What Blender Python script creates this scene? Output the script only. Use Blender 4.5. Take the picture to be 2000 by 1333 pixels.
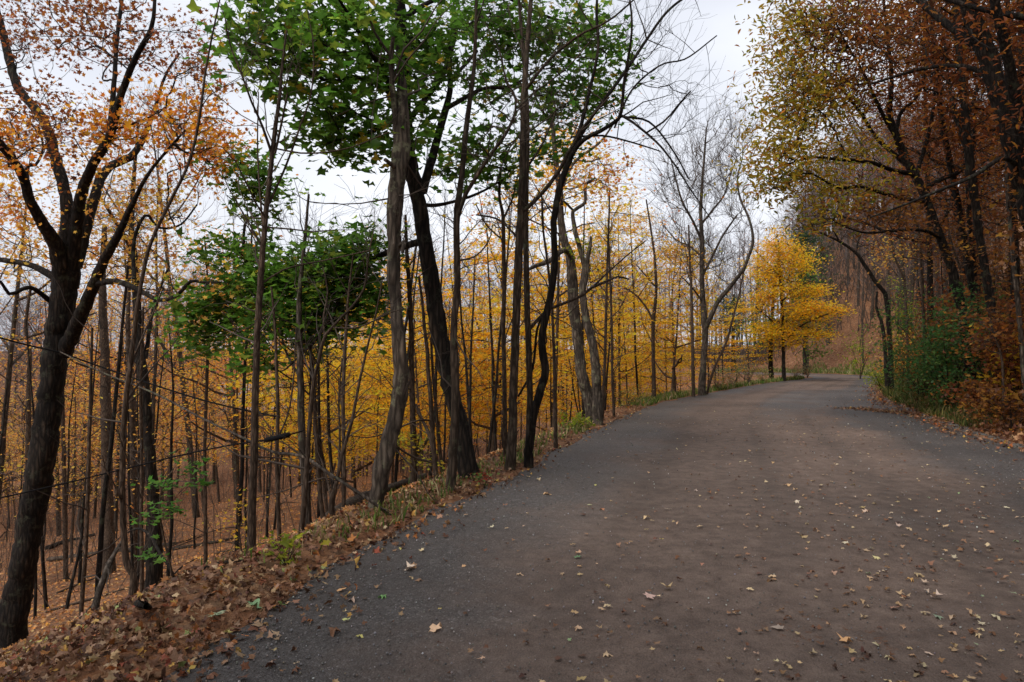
import bpy, math, random
import numpy as np

SC = bpy.context.scene
for _o in list(bpy.data.objects):
    bpy.data.objects.remove(_o)
rng = np.random.default_rng(11)
random.seed(5)

# ------------------------------------------------------------------ camera, sky, sun, exposure
PW, PH, FOC = 2000.0, 1333.0, 1333.0          # photo pixels and focal length in photo pixels
CAMZ, PITCH = 1.6, math.atan(24.0 / 1333.0)
cam_d = bpy.data.cameras.new('camera')
cam = bpy.data.objects.new('camera', cam_d)
SC.collection.objects.link(cam)
cam.location = (0, 0, CAMZ)
cam.rotation_euler = (math.pi / 2 + PITCH, 0, 0)
cam_d.sensor_fit = 'HORIZONTAL'
cam_d.sensor_width = 36.0
cam_d.lens = 36.0 * FOC / PW
cam_d.clip_start = 0.05
cam_d.clip_end = 3000
SC.camera = cam

w = bpy.data.worlds.new('World')
SC.world = w
w.use_nodes = True
nt = w.node_tree
nt.nodes.clear()
SUN_EL, SUN_AZ = math.radians(50), math.radians(-140)   # azimuth measured from +Y towards +X
sky = nt.nodes.new('ShaderNodeTexSky')
sky.sky_type = 'NISHITA'
sky.sun_disc = False
sky.sun_elevation = SUN_EL
sky.sun_rotation = SUN_AZ
sky.air_density = 1.0
sky.dust_density = 6.0
tc = nt.nodes.new('ShaderNodeTexCoord')
mp = nt.nodes.new('ShaderNodeMapping'); mp.inputs['Scale'].default_value = (1.0, 1.0, 2.6)
no = nt.nodes.new('ShaderNodeTexNoise'); no.inputs['Scale'].default_value = 1.6
no.inputs['Detail'].default_value = 5; no.inputs['Roughness'].default_value = 0.5
cr = nt.nodes.new('ShaderNodeValToRGB')
cr.color_ramp.elements[0].position = 0.3; cr.color_ramp.elements[0].color = (4.5, 4.75, 5.4, 1)
cr.color_ramp.elements[1].position = 0.72; cr.color_ramp.elements[1].color = (7.6, 7.75, 8.2, 1)
mx = nt.nodes.new('ShaderNodeMix'); mx.data_type = 'RGBA'; mx.inputs[0].default_value = 0.88
bg = nt.nodes.new('ShaderNodeBackground'); bg.inputs['Strength'].default_value = 0.1
wo = nt.nodes.new('ShaderNodeOutputWorld')
L = nt.links.new
L(tc.outputs['Generated'], mp.inputs[0]); L(mp.outputs[0], no.inputs['Vector'])
L(no.outputs[0], cr.inputs[0]); L(sky.outputs[0], mx.inputs[6]); L(cr.outputs[0], mx.inputs[7])
L(mx.outputs[2], bg.inputs[0]); L(bg.outputs[0], wo.inputs[0])

sun_d = bpy.data.lights.new('sun', 'SUN')
sun_d.energy = 1.5
sun_d.angle = math.radians(25)
sun_d.color = (1.0, 0.95, 0.88)
sun = bpy.data.objects.new('sun', sun_d)
SC.collection.objects.link(sun)
sun.rotation_euler = (math.pi / 2 - SUN_EL, 0, math.pi - SUN_AZ)

SC.view_settings.view_transform = 'Standard'
SC.view_settings.look = 'None'
SC.view_settings.exposure = 0.62
SC.view_settings.gamma = 1
SC.view_settings.use_curve_mapping = False
SC.render.film_transparent = False
cy = SC.cycles
cy.max_bounces = 5; cy.diffuse_bounces = 3; cy.glossy_bounces = 2
cy.transmission_bounces = 3; cy.transparent_max_bounces = 4
cy.sample_clamp_indirect = 5.0
cy.use_denoising = True

# ------------------------------------------------------------------ small maths helpers
def P(px, py, d):
    """world point seen at photo pixel (px, py), d metres in front of the camera"""
    yy = (PH / 2 - py) / FOC
    c, s = math.cos(PITCH), math.sin(PITCH)
    return np.array([(px - PW / 2) / FOC * d, (c - yy * s) * d, CAMZ + (s + yy * c) * d])

def proj(p):
    c, s = math.cos(PITCH), math.sin(PITCH)
    x, y, z = p[0], p[1], p[2] - CAMZ
    f = y * c + z * s
    u = -y * s + z * c
    return PW / 2 + x / f * FOC, PH / 2 - u / f * FOC, f

def sstep(a, b, x):
    t = np.clip((x - a) / (b - a), 0, 1)
    return t * t * (3 - 2 * t)

def spline(pts, n):
    """Catmull-Rom through rows of pts (any width), n samples"""
    p = np.asarray(pts, float)
    if len(p) == 2:
        t = np.linspace(0, 1, n)[:, None]
        return p[0] * (1 - t) + p[1] * t
    q = np.vstack([2 * p[0] - p[1], p, 2 * p[-1] - p[-2]])
    seg = np.r_[0, np.cumsum(np.linalg.norm(np.diff(p[:, :3], axis=0), axis=1))]
    u = np.interp(np.linspace(0, seg[-1], n), seg, np.arange(len(p)))
    i = np.clip(u.astype(int), 0, len(p) - 2)
    t = (u - i)[:, None]
    a, b, c, d = q[i], q[i + 1], q[i + 2], q[i + 3]
    return 0.5 * (2 * b + (c - a) * t + (2 * a - 5 * b + 4 * c - d) * t**2 + (3 * b - a - 3 * c + d) * t**3)

def wav(x, y, f, seed):
    """cheap smooth 2-D noise, about -1..1"""
    r = np.random.default_rng(seed)
    o = 0
    for k in range(5):
        a = r.uniform(0, 6.28); ff = f * r.uniform(.6, 1.6); ph = r.uniform(0, 6.28)
        o = o + np.sin((x * math.cos(a) + y * math.sin(a)) * ff + ph + 1.3 * np.sin((x * math.sin(a) - y * math.cos(a)) * ff * .7 + ph))
    return o / 3.2

# ------------------------------------------------------------------ road edges and the lie of the land
EL = [(-200, -260), (-60, -90), (-14, -32), (-5.2, -14), (-2.9, -4), (-2.05, 1), (-1.67, 3.3), (-1.42, 5.0), (-0.66, 7.1), (0.2, 9.5),
      (1.15, 12.5), (2.72, 17), (5.2, 23), (8.95, 29.8), (15.2, 40.5), (21.0, 48.8), (23.9, 54.5), (23.6, 61), (18.5, 68.5), (6, 77),
      (-16, 91), (-62, 118), (-200, 198), (-700, 470)]
ER = [(-190, -266), (-50, -95), (-5.6, -37), (2.4, -17), (4.6, -7), (5.5, 0), (6.6, 5), (8.5, 11.3), (9.2, 13.9), (10, 16.2), (10.7, 18.2),
      (11.7, 20.7), (13.0, 23.9), (15.4, 28.5), (20.5, 38), (25.3, 47.5), (29.2, 55), (30.2, 63), (26, 72), (13, 82.5), (-11, 97), (-58, 125),
      (-197, 206), (-700, 480)]
EL = spline([(a, b, 0) for a, b in EL], 520)[:, :2]
ER = spline([(a, b, 0) for a, b in ER], 520)[:, :2]
_k = lambda e: np.concatenate([e[(e[:, 1] < 90) & (e[:, 1] > -20)][::1]])

def seg_dist(x, y, E):
    out = np.full(x.shape, 1e9)
    a = E[:-1]; b = E[1:]
    for i in range(len(a)):
        dx, dy = b[i] - a[i]
        L2 = dx * dx + dy * dy + 1e-12
        t = np.clip(((x - a[i, 0]) * dx + (y - a[i, 1]) * dy) / L2, 0, 1)
        ex = x - (a[i, 0] + t * dx); ey = y - (a[i, 1] + t * dy)
        np.minimum(out, ex * ex + ey * ey, out=out)
    return np.sqrt(out)

def thin_edge(E):
    keep = [0]
    for i in range(1, len(E) - 1):
        step = 0.5 if abs(E[i, 0]) < 40 and -10 < E[i, 1] < 90 else 12
        if np.linalg.norm(E[i] - E[keep[-1]]) > step:
            keep.append(i)
    return E[keep + [len(E) - 1]]
def dense(E):
    E3 = np.c_[E, np.zeros(len(E))]
    return E3[:, :2]
EL = thin_edge(EL); ER = thin_edge(ER)
ROADPOLY = np.vstack([EL, ER[::-1]])

def in_road(x, y):
    c = np.zeros(x.shape, bool)
    p = ROADPOLY
    j = len(p) - 1
    for i in range(len(p)):
        xi, yi = p[i]; xj, yj = p[j]
        if yi != yj:
            m = ((yi > y) != (yj > y)) & (x < (xj - xi) * (y - yi) / (yj - yi) + xi)
            c ^= m
        j = i
    return c

def roadz(y):
    return -0.008 * np.clip(y - 20, 0, 60)

_S = np.linspace(0, 400, 4001)
_sl = (-0.45 * sstep(0.25, 1.25, _S) + 0.23 * sstep(6, 12, _S)) * (1 - sstep(24, 60, _S)) + 0.05 * sstep(60, 90, _S) * (1 - sstep(150, 260, _S))
_PL = np.r_[0, np.cumsum((_sl[1:] + _sl[:-1]) / 2 * np.diff(_S))]
_sr = 0.45 * sstep(0.15, .5, _S) + 0.42 * sstep(.8, 1.8, _S) - 0.46 * sstep(7, 13, _S) - 0.24 * sstep(38, 62, _S)
_PR = np.r_[0, np.cumsum((_sr[1:] + _sr[:-1]) / 2 * np.diff(_S))]

def land(x, y, full=False):
    x = np.asarray(x, float); y = np.asarray(y, float)
    dl = seg_dist(x, y, EL); dr = seg_dist(x, y, ER); inn = in_road(x, y)
    left = (dl < dr) & ~inn
    z0 = roadz(y)
    zl = np.interp(dl, _S, _PL) + 0.035 * sstep(0, .35, dl) * (1 + .8 * wav(x, y, 5.0, 3)) \
        + wav(x, y, 0.9, 5) * .16 * sstep(1.5, 6, dl) + wav(x, y, .16, 6) * 0.9 * sstep(6, 30, dl)
    far = 0.06 + 0.94 * np.maximum(sstep(.34, .50, x / np.maximum(y, 1)), 1 - sstep(30, 46, y))
    zr = np.interp(dr, _S, _PR) * far + 0.03 + wav(x, y, 1.3, 8) * .14 * sstep(.6, 3, dr) + wav(x, y, .2, 9) * 0.8 * sstep(4, 20, dr)
    din = np.minimum(dl, dr)
    z = np.where(inn, -0.05 * sstep(0, .25, din), np.where(left, zl, zr)) + z0
    if full:
        return z, dl, dr, inn, left
    return z

def H(x, y):
    return float(land(np.array([x]), np.array([y]))[0])

def hit(px, py, dmax=120):
    t = np.r_[np.linspace(1.5, 30, 500), np.linspace(30.1, dmax, 500)]
    a = P(px, py, 1.0) - np.array([0, 0, CAMZ])
    pts = a[None] * t[:, None] + [0, 0, CAMZ]
    z = land(pts[:, 0], pts[:, 1])
    k = np.where(pts[:, 2] < z)[0]
    if len(k) == 0:
        return None
    return np.array([pts[k[0], 0], pts[k[0], 1], z[k[0]]])

# ------------------------------------------------------------------ mesh gathering
class Geo:
    def __init__(s):
        s.v = []; s.c = []; s.f3 = []; s.m3 = []; s.f4 = []; s.m4 = []; s.n = 0
    def add(s, v, f, col=(1, 1, 1), mat=0):
        v = np.asarray(v, float).reshape(-1, 3); f = np.asarray(f, np.int64)
        if len(v) == 0 or len(f) == 0: return
        c = np.asarray(col, float)
        if c.ndim == 1: c = np.repeat(c[None], len(v), 0)
        s.v.append(v); s.c.append(c[:, :3])
        if f.shape[1] == 3:
            s.f3.append(f + s.n); s.m3.append(np.full(len(f), mat))
        else:
            s.f4.append(f + s.n); s.m4.append(np.full(len(f), mat))
        s.n += len(v)
    def mesh(s, name, mats, origin=(0, 0, 0), smooth=True):
        me = bpy.data.meshes.new(name)
        v = np.vstack(s.v) - np.asarray(origin, float); c = np.vstack(s.c)
        f3 = np.vstack(s.f3) if s.f3 else np.zeros((0, 3), int)
        f4 = np.vstack(s.f4) if s.f4 else np.zeros((0, 4), int)
        mi = np.concatenate((s.m3 or [np.zeros(0)]) + (s.m4 or [np.zeros(0)])).astype(np.int32)
        me.vertices.add(len(v)); me.vertices.foreach_set('co', v.astype(np.float32).ravel())
        lv = np.concatenate([f3.ravel(), f4.ravel()]).astype(np.int32)
        me.loops.add(len(lv)); me.loops.foreach_set('vertex_index', lv)
        me.polygons.add(len(f3) + len(f4))
        ls = np.concatenate([np.arange(len(f3)) * 3, len(f3) * 3 + np.arange(len(f4)) * 4]).astype(np.int32)
        me.polygons.foreach_set('loop_start', ls)
        me.polygons.foreach_set('material_index', mi)
        me.update(calc_edges=True)
        me.validate()
        ca = me.color_attributes.new('Col', 'FLOAT_COLOR', 'POINT')
        if len(me.vertices) == len(c):
            ca.data.foreach_set('color', np.c_[c, np.ones(len(c))].astype(np.float32).ravel())
        for m in mats: me.materials.append(m)
        if not smooth: me.shade_flat()
        return me

COL = SC.collection
def link(name, data, parent=None, loc=(0, 0, 0)):
    o = bpy.data.objects.new(name, data)
    COL.objects.link(o)
    o.location = [float(a) for a in loc]
    if parent is not None: o.parent = parent
    return o
def tag(o, label=None, cat=None, group=None, kind=None):
    if label: o['label'] = label
    if cat: o['category'] = cat
    if group: o['group'] = group
    if kind: o['kind'] = kind
    return o

# ------------------------------------------------------------------ materials
def mat(name):
    m = bpy.data.materials.new(name); m.use_nodes = True
    t = m.node_tree; t.nodes.clear()
    return m, t
def N(t, typ, **kw):
    n = t.nodes.new(typ)
    for k, v in kw.items():
        if k in n.inputs: n.inputs[k].default_value = v
        else: setattr(n, k, v)
    return n
def ramp(t, stops):
    r = t.nodes.new('ShaderNodeValToRGB'); e = r.color_ramp.elements
    while len(e) < len(stops): e.new(0.5)
    for k, (p, c) in enumerate(stops):
        e[k].position = p; e[k].color = (*c, 1)
    return r
def mixc(t, fac, a, b, mode='MIX'):
    m = t.nodes.new('ShaderNodeMix'); m.data_type = 'RGBA'; m.blend_type = mode
    for s, v in ((0, fac), (6, a), (7, b)):
        if hasattr(v, 'is_linked'): t.links.new(v, m.inputs[s])
        else: m.inputs[s].default_value = v if s == 0 else (*v, 1)
    return m.outputs[2]
def bump(t, h, strength, dist, normal=None):
    b = t.nodes.new('ShaderNodeBump'); b.inputs['Strength'].default_value = strength; b.inputs['Distance'].default_value = dist
    t.links.new(h, b.inputs['Height'])
    if normal: t.links.new(normal, b.inputs['Normal'])
    return b.outputs[0]
def noise(t, vec, scale, detail=4, rough=.55, dist=0):
    n = t.nodes.new('ShaderNodeTexNoise'); n.inputs['Scale'].default_value = scale; n.inputs['Detail'].default_value = detail
    n.inputs['Roughness'].default_value = rough; n.inputs['Distortion'].default_value = dist
    t.links.new(vec, n.inputs['Vector']); return n
def finish(t, col, rough=.8, normal=None, spec=.3):
    p = t.nodes.new('ShaderNodeBsdfPrincipled')
    if hasattr(col, 'is_linked'): t.links.new(col, p.inputs['Base Color'])
    else: p.inputs['Base Color'].default_value = (*col, 1)
    if hasattr(rough, 'is_linked'): t.links.new(rough, p.inputs['Roughness'])
    else: p.inputs['Roughness'].default_value = rough
    p.inputs['Specular IOR Level'].default_value = spec
    if normal: t.links.new(normal, p.inputs['Normal'])
    o = t.nodes.new('ShaderNodeOutputMaterial'); t.links.new(p.outputs[0], o.inputs[0])
    return p

def bark(name, lo, mid, hi, fine=1.0, lichen=None, depth=.02):
    m, t = mat(name)
    co = t.nodes.new('ShaderNodeTexCoord')
    mp = t.nodes.new('ShaderNodeMapping'); mp.inputs['Scale'].default_value = (9 * fine, 9 * fine, 1.5 * fine)
    t.links.new(co.outputs['Object'], mp.inputs[0])
    n1 = noise(t, mp.outputs[0], 1.7, 9, .72, 1.1)
    vo = t.nodes.new('ShaderNodeTexVoronoi'); vo.feature = 'DISTANCE_TO_EDGE'; vo.inputs['Scale'].default_value = 3.0
    ad = t.nodes.new('ShaderNodeMix'); ad.data_type = 'RGBA'; ad.inputs[0].default_value = .34
    t.links.new(mp.outputs[0], ad.inputs[6]); t.links.new(n1.outputs['Color'], ad.inputs[7]); t.links.new(ad.outputs[2], vo.inputs['Vector'])
    mt = N(t, 'ShaderNodeMath', operation='MULTIPLY'); mt.inputs[1].default_value = 2.2; mt.use_clamp = True
    t.links.new(vo.outputs['Distance'], mt.inputs[0])
    hh = N(t, 'ShaderNodeMath', operation='MULTIPLY'); t.links.new(mt.outputs[0], hh.inputs[0]); t.links.new(n1.outputs[0], hh.inputs[1])
    r = ramp(t, [(0.05, lo), (0.33, mid), (0.62, hi)])
    t.links.new(hh.outputs[0], r.inputs[0])
    n2 = noise(t, co.outputs['Object'], 1.7, 4, .6)
    r2 = ramp(t, [(0.3, (.55, .55, .56)), (.5, (.95, .95, .95)), (.7, (1.45, 1.38, 1.3))]); t.links.new(n2.outputs[0], r2.inputs[0])
    c = mixc(t, 1.0, r.outputs[0], r2.outputs[0], 'MULTIPLY')
    if lichen:
        n3 = noise(t, co.outputs['Object'], 5, 6, .7)
        r3 = ramp(t, [(0.56, (0, 0, 0)), (.66, (1, 1, 1))]); t.links.new(n3.outputs[0], r3.inputs[0])
        c = mixc(t, r3.outputs[0], c, lichen)
    finish(t, c, .9, bump(t, hh.outputs[0], .9, depth), .2)
    return m

M = {}
M['bark_dark'] = bark('bark_dark', (.009, .007, .006), (.034, .025, .019), (.085, .065, .05), 1.0, (.05, .052, .035), .03)
M['bark_brown'] = bark('bark_brown', (.04, .029, .021), (.11, .08, .06), (.19, .145, .11), 1.3, (.09, .095, .06), .02)
M['bark_grey'] = bark('bark_grey', (.04, .032, .026), (.13, .105, .085), (.24, .20, .17), 1.2, (.12, .13, .08), .02)
M['bark_pale'] = bark('bark_pale', (.05, .04, .032), (.15, .12, .095), (.27, .22, .175), 1.0, (.2, .2, .13), .03)
M['bark_slim'] = bark('bark_slim', (.045, .031, .022), (.125, .088, .064), (.20, .15, .115), 2.6, None, .008)
M['wood_bare'] = bark('wood_bare', (.10, .06, .04), (.24, .15, .10), (.36, .25, .18), 2.2, None, .01)

def twig_mat(name, col):
    m, t = mat(name)
    oi = t.nodes.new('ShaderNodeObjectInfo')
    r = ramp(t, [(0, tuple(c * .7 for c in col)), (1, tuple(c * 1.35 for c in col))])
    t.links.new(oi.outputs['Random'], r.inputs[0])
    finish(t, r.outputs[0], .85, None, .2)
    return m
M['twig'] = twig_mat('twig', (.075, .058, .048))
M['twig_dark'] = twig_mat('twig_dark', (.022, .017, .014))
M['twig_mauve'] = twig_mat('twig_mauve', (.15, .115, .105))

def leaf_mat(name, trans=.42, vary=.06, rough=.45, spec=.35, gain=1.0):
    m, t = mat(name)
    at = t.nodes.new('ShaderNodeAttribute'); at.attribute_name = 'Col'
    oi = t.nodes.new('ShaderNodeObjectInfo')
    hs = t.nodes.new('ShaderNodeHueSaturation')
    mr = t.nodes.new('ShaderNodeMapRange'); mr.inputs[3].default_value = .5 - vary; mr.inputs[4].default_value = .5 + vary * .6
    t.links.new(oi.outputs['Random'], mr.inputs[0]); t.links.new(mr.outputs[0], hs.inputs['Hue'])
    hs.inputs['Value'].default_value = gain
    t.links.new(at.outputs['Color'], hs.inputs['Color'])
    p = t.nodes.new('ShaderNodeBsdfPrincipled'); p.inputs['Roughness'].default_value = rough; p.inputs['Specular IOR Level'].default_value = spec
    tr = t.nodes.new('ShaderNodeBsdfTranslucent')
    t.links.new(hs.outputs[0], p.inputs['Base Color']); t.links.new(hs.outputs[0], tr.inputs['Color'])
    mx = t.nodes.new('ShaderNodeMixShader'); mx.inputs[0].default_value = trans
    t.links.new(p.outputs[0], mx.inputs[1]); t.links.new(tr.outputs[0], mx.inputs[2])
    o = t.nodes.new('ShaderNodeOutputMaterial'); t.links.new(mx.outputs[0], o.inputs[0])
    return m
M['leaf'] = leaf_mat('leaf', .64, 0.0)
M['leaf_bg'] = leaf_mat('leaf_bg', .58, .018, .6, .2)
M['litter'] = leaf_mat('litter', .12, 0, .6, .25)
M['grass'] = leaf_mat('grass_blade', .3, 0, .6, .2)

# forest floor: fallen leaves as a colour and relief pattern
def floor_mat():
    m, t = mat('forest_floor')
    g = t.nodes.new('ShaderNodeNewGeometry')
    pos = g.outputs['Position']
    v1 = t.nodes.new('ShaderNodeTexVoronoi'); v1.inputs['Scale'].default_value = 9; t.links.new(pos, v1.inputs['Vector'])
    v2 = t.nodes.new('ShaderNodeTexVoronoi'); v2.inputs['Scale'].default_value = 17; t.links.new(pos, v2.inputs['Vector'])
    s1 = t.nodes.new('ShaderNodeSeparateColor'); t.links.new(v1.outputs['Color'], s1.inputs[0])
    s2 = t.nodes.new('ShaderNodeSeparateColor'); t.links.new(v2.outputs['Color'], s2.inputs[0])
    pal = [(0, (.085, .045, .028)), (.25, (.17, .08, .04)), (.5, (.26, .115, .05)), (.72, (.32, .16, .08)), (.9, (.38, .24, .14)), (1, (.13, .065, .04))]
    r1 = ramp(t, pal); t.links.new(s1.outputs[0], r1.inputs[0])
    r2 = ramp(t, pal); t.links.new(s2.outputs[1], r2.inputs[0])
    c = mixc(t, .5, r1.outputs[0], r2.outputs[0])
    n = noise(t, pos, .35, 5, .6)
    rn = ramp(t, [(.3, (.6, .55, .5)), (.7, (1.15, 1.1, 1.05))]); t.links.new(n.outputs[0], rn.inputs[0])
    c = mixc(t, 1, c, rn.outputs[0], 'MULTIPLY')
    n3 = noise(t, pos, 40, 3, .6)
    ad = N(t, 'ShaderNodeMath', operation='ADD'); t.links.new(v1.outputs['Distance'], ad.inputs[0]); t.links.new(n3.outputs[0], ad.inputs[1])
    ad2 = N(t, 'ShaderNodeMath', operation='ADD'); t.links.new(ad.outputs[0], ad2.inputs[0]); t.links.new(s2.outputs[0], ad2.inputs[1])
    finish(t, c, .85, bump(t, ad2.outputs[0], .8, .05), .25)
    return m
M['floor'] = floor_mat()

def road_mat():
    m, t = mat('gravel_road')
    g = t.nodes.new('ShaderNodeNewGeometry'); pos = g.outputs['Position']
    at = t.nodes.new('ShaderNodeAttribute'); at.attribute_name = 'Col'      # R: how much dust lies on the wheel tracks
    sp = t.nodes.new('ShaderNodeSeparateColor'); t.links.new(at.outputs['Color'], sp.inputs[0])
    n1 = noise(t, pos, .55, 5, .6, .4)
    a = N(t, 'ShaderNodeMath', operation='ADD'); t.links.new(sp.outputs[0], a.inputs[0]); t.links.new(n1.outputs[0], a.inputs[1])
    rm = ramp(t, [(.60, (0, 0, 0)), (.95, (1, 1, 1))]); t.links.new(a.outputs[0], rm.inputs[0])
    # gravel
    v = t.nodes.new('ShaderNodeTexVoronoi'); v.inputs['Scale'].default_value = 95; t.links.new(pos, v.inputs['Vector'])
    vb = t.nodes.new('ShaderNodeTexVoronoi'); vb.inputs['Scale'].default_value = 34; t.links.new(pos, vb.inputs['Vector'])
    s = t.nodes.new('ShaderNodeSeparateColor'); t.links.new(v.outputs['Color'], s.inputs[0])
    sb = t.nodes.new('ShaderNodeSeparateColor'); t.links.new(vb.outputs['Color'], sb.inputs[0])
    rg = ramp(t, [(0, (.036, .031, .029)), (.4, (.054, .048, .046)), (.8, (.078, .071, .070)), (.97, (.12, .113, .112)), (1, (.28, .27, .26))]); t.links.new(s.outputs[0], rg.inputs[0])
    rb = ramp(t, [(0, (.036, .031, .029)), (.5, (.056, .050, .048)), (.93, (.084, .078, .077)), (1, (.16, .15, .15))]); t.links.new(sb.outputs[1], rb.inputs[0])
    gr = mixc(t, .4, rg.outputs[0], rb.outputs[0])
    # packed earth
    n2 = noise(t, pos, 6, 8, .65)
    re = ramp(t, [(.3, (.075, .052, .041)), (.55, (.128, .092, .074)), (.75, (.18, .134, .108))]); t.links.new(n2.outputs[0], re.inputs[0])
    n4 = noise(t, pos, 120, 3, .7)
    r4 = ramp(t, [(.3, (.6, .6, .6)), (.7, (1.4, 1.4, 1.4))]); t.links.new(n4.outputs[0], r4.inputs[0])
    ea = mixc(t, 1, re.outputs[0], r4.outputs[0], 'MULTIPLY')
    mk = N(t, 'ShaderNodeMath', operation='MULTIPLY'); mk.inputs[1].default_value = .82; t.links.new(rm.outputs[0], mk.inputs[0])
    c = mixc(t, mk.outputs[0], gr, ea)
    tn = noise(t, pos, 2.5, 4, .6)
    tm = N(t, 'ShaderNodeMath', operation='MULTIPLY'); t.links.new(sp.outputs[1], tm.inputs[0]); t.links.new(tn.outputs[0], tm.inputs[1])
    tm2 = N(t, 'ShaderNodeMath', operation='MULTIPLY'); t.links.new(tm.outputs[0], tm2.inputs[0]); tm2.inputs[1].default_value = 1.1; tm2.use_clamp = True
    c = mixc(t, tm2.outputs[0], c, (.045, .037, .033))
    # crumbs of dead leaf trodden in
    v3 = t.nodes.new('ShaderNodeTexVoronoi'); v3.inputs['Scale'].default_value = 30; v3.inputs['Randomness'].default_value = 1; t.links.new(pos, v3.inputs['Vector'])
    s3 = t.nodes.new('ShaderNodeSeparateColor'); t.links.new(v3.outputs['Color'], s3.inputs[0])
    n5 = noise(t, pos, .8, 4, .6)
    th = N(t, 'ShaderNodeMath', operation='MULTIPLY'); t.links.new(s3.outputs[2], th.inputs[0]); t.links.new(n5.outputs[0], th.inputs[1])
    r5 = ramp(t, [(.56, (0, 0, 0)), (.6, (1, 1, 1))]); t.links.new(th.outputs[0], r5.inputs[0])
    n6 = noise(t, pos, 90, 2, .5)
    r6 = ramp(t, [(.48, (0, 0, 0)), (.55, (1, 1, 1))]); t.links.new(n6.outputs[0], r6.inputs[0])
    m5 = N(t, 'ShaderNodeMath', operation='MULTIPLY'); t.links.new(r5.outputs[0], m5.inputs[0]); t.links.new(r6.outputs[0], m5.inputs[1])
    c = mixc(t, m5.outputs[0], c, (.10, .05, .028))
    n7 = noise(t, pos, .23, 4, .6)
    r7 = ramp(t, [(.32, (.80, .78, .77)), (.5, (1.2, 1.16, 1.13)), (.68, (1.7, 1.63, 1.56))]); t.links.new(n7.outputs[0], r7.inputs[0])
    c = mixc(t, 1, c, r7.outputs[0], 'MULTIPLY')
    h1 = N(t, 'ShaderNodeMath', operation='SUBTRACT'); h1.inputs[0].default_value = 1; t.links.new(v.outputs['Distance'], h1.inputs[1])
    h2 = N(t, 'ShaderNodeMath', operation='MULTIPLY_ADD'); t.links.new(n4.outputs[0], h2.inputs[0]); h2.inputs[1].default_value = .6; t.links.new(h1.outputs[0], h2.inputs[2])
    h3 = N(t, 'ShaderNodeMath', operation='SUBTRACT'); t.links.new(h2.outputs[0], h3.inputs[0]); t.links.new(vb.outputs['Distance'], h3.inputs[1])
    b1 = bump(t, h3.outputs[0], .55, .012)
    b2 = bump(t, n2.outputs[0], .5, .04, b1)
    rr = ramp(t, [(0, (.62, .62, .62)), (1, (.9, .9, .9))]); t.links.new(rm.outputs[0], rr.inputs[0])
    finish(t, c, rr.outputs[0], b2, .35)
    return m
M['road'] = road_mat()

def stone_mat(name, lo, hi, sc=6, moss=None):
    m, t = mat(name)
    co = t.nodes.new('ShaderNodeTexCoord')
    n = noise(t, co.outputs['Object'], sc, 7, .65)
    r = ramp(t, [(.3, lo), (.7, hi)]); t.links.new(n.outputs[0], r.inputs[0])
    c = r.outputs[0]
    if moss:
        n2 = noise(t, co.outputs['Object'], sc * .5, 5, .6)
        r2 = ramp(t, [(.5, (0, 0, 0)), (.62, (1, 1, 1))]); t.links.new(n2.outputs[0], r2.inputs[0])
        c = mixc(t, r2.outputs[0], c, moss)
    finish(t, c, .85, bump(t, n.outputs[0], .7, .03), .3)
    return m
M['stone'] = stone_mat('edging_stone', (.07, .063, .056), (.17, .158, .145), 6, (.06, .062, .035))
M['pebble'] = leaf_mat('pebble', 0, 0, .7, .4)

def plain(name, col, rough=.6, spec=.4, sc=None):
    m, t = mat(name)
    if sc:
        co = t.nodes.new('ShaderNodeTexCoord'); n = noise(t, co.outputs['Object'], sc, 5, .6)
        r = ramp(t, [(.3, tuple(c * .75 for c in col)), (.7, tuple(min(1, c * 1.2) for c in col))]); t.links.new(n.outputs[0], r.inputs[0])
        finish(t, r.outputs[0], rough, None, spec)
    else:
        finish(t, col, rough, None, spec)
    return m
M['black'] = plain('black_rubber', (.008, .008, .009), .85, .08, 20)
M['wall'] = plain('white_render', (.72, .72, .74), .8, .2, .6)
M['redroof'] = plain('red_roof', (.42, .09, .07), .8, .2, 2)
M['glass'] = plain('dark_pane', (.03, .035, .045), .15, .5)

# ------------------------------------------------------------------ tubes, leaves, growth
def nrm(a):
    return a / (np.linalg.norm(a, axis=-1, keepdims=True) + 1e-12)

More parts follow.
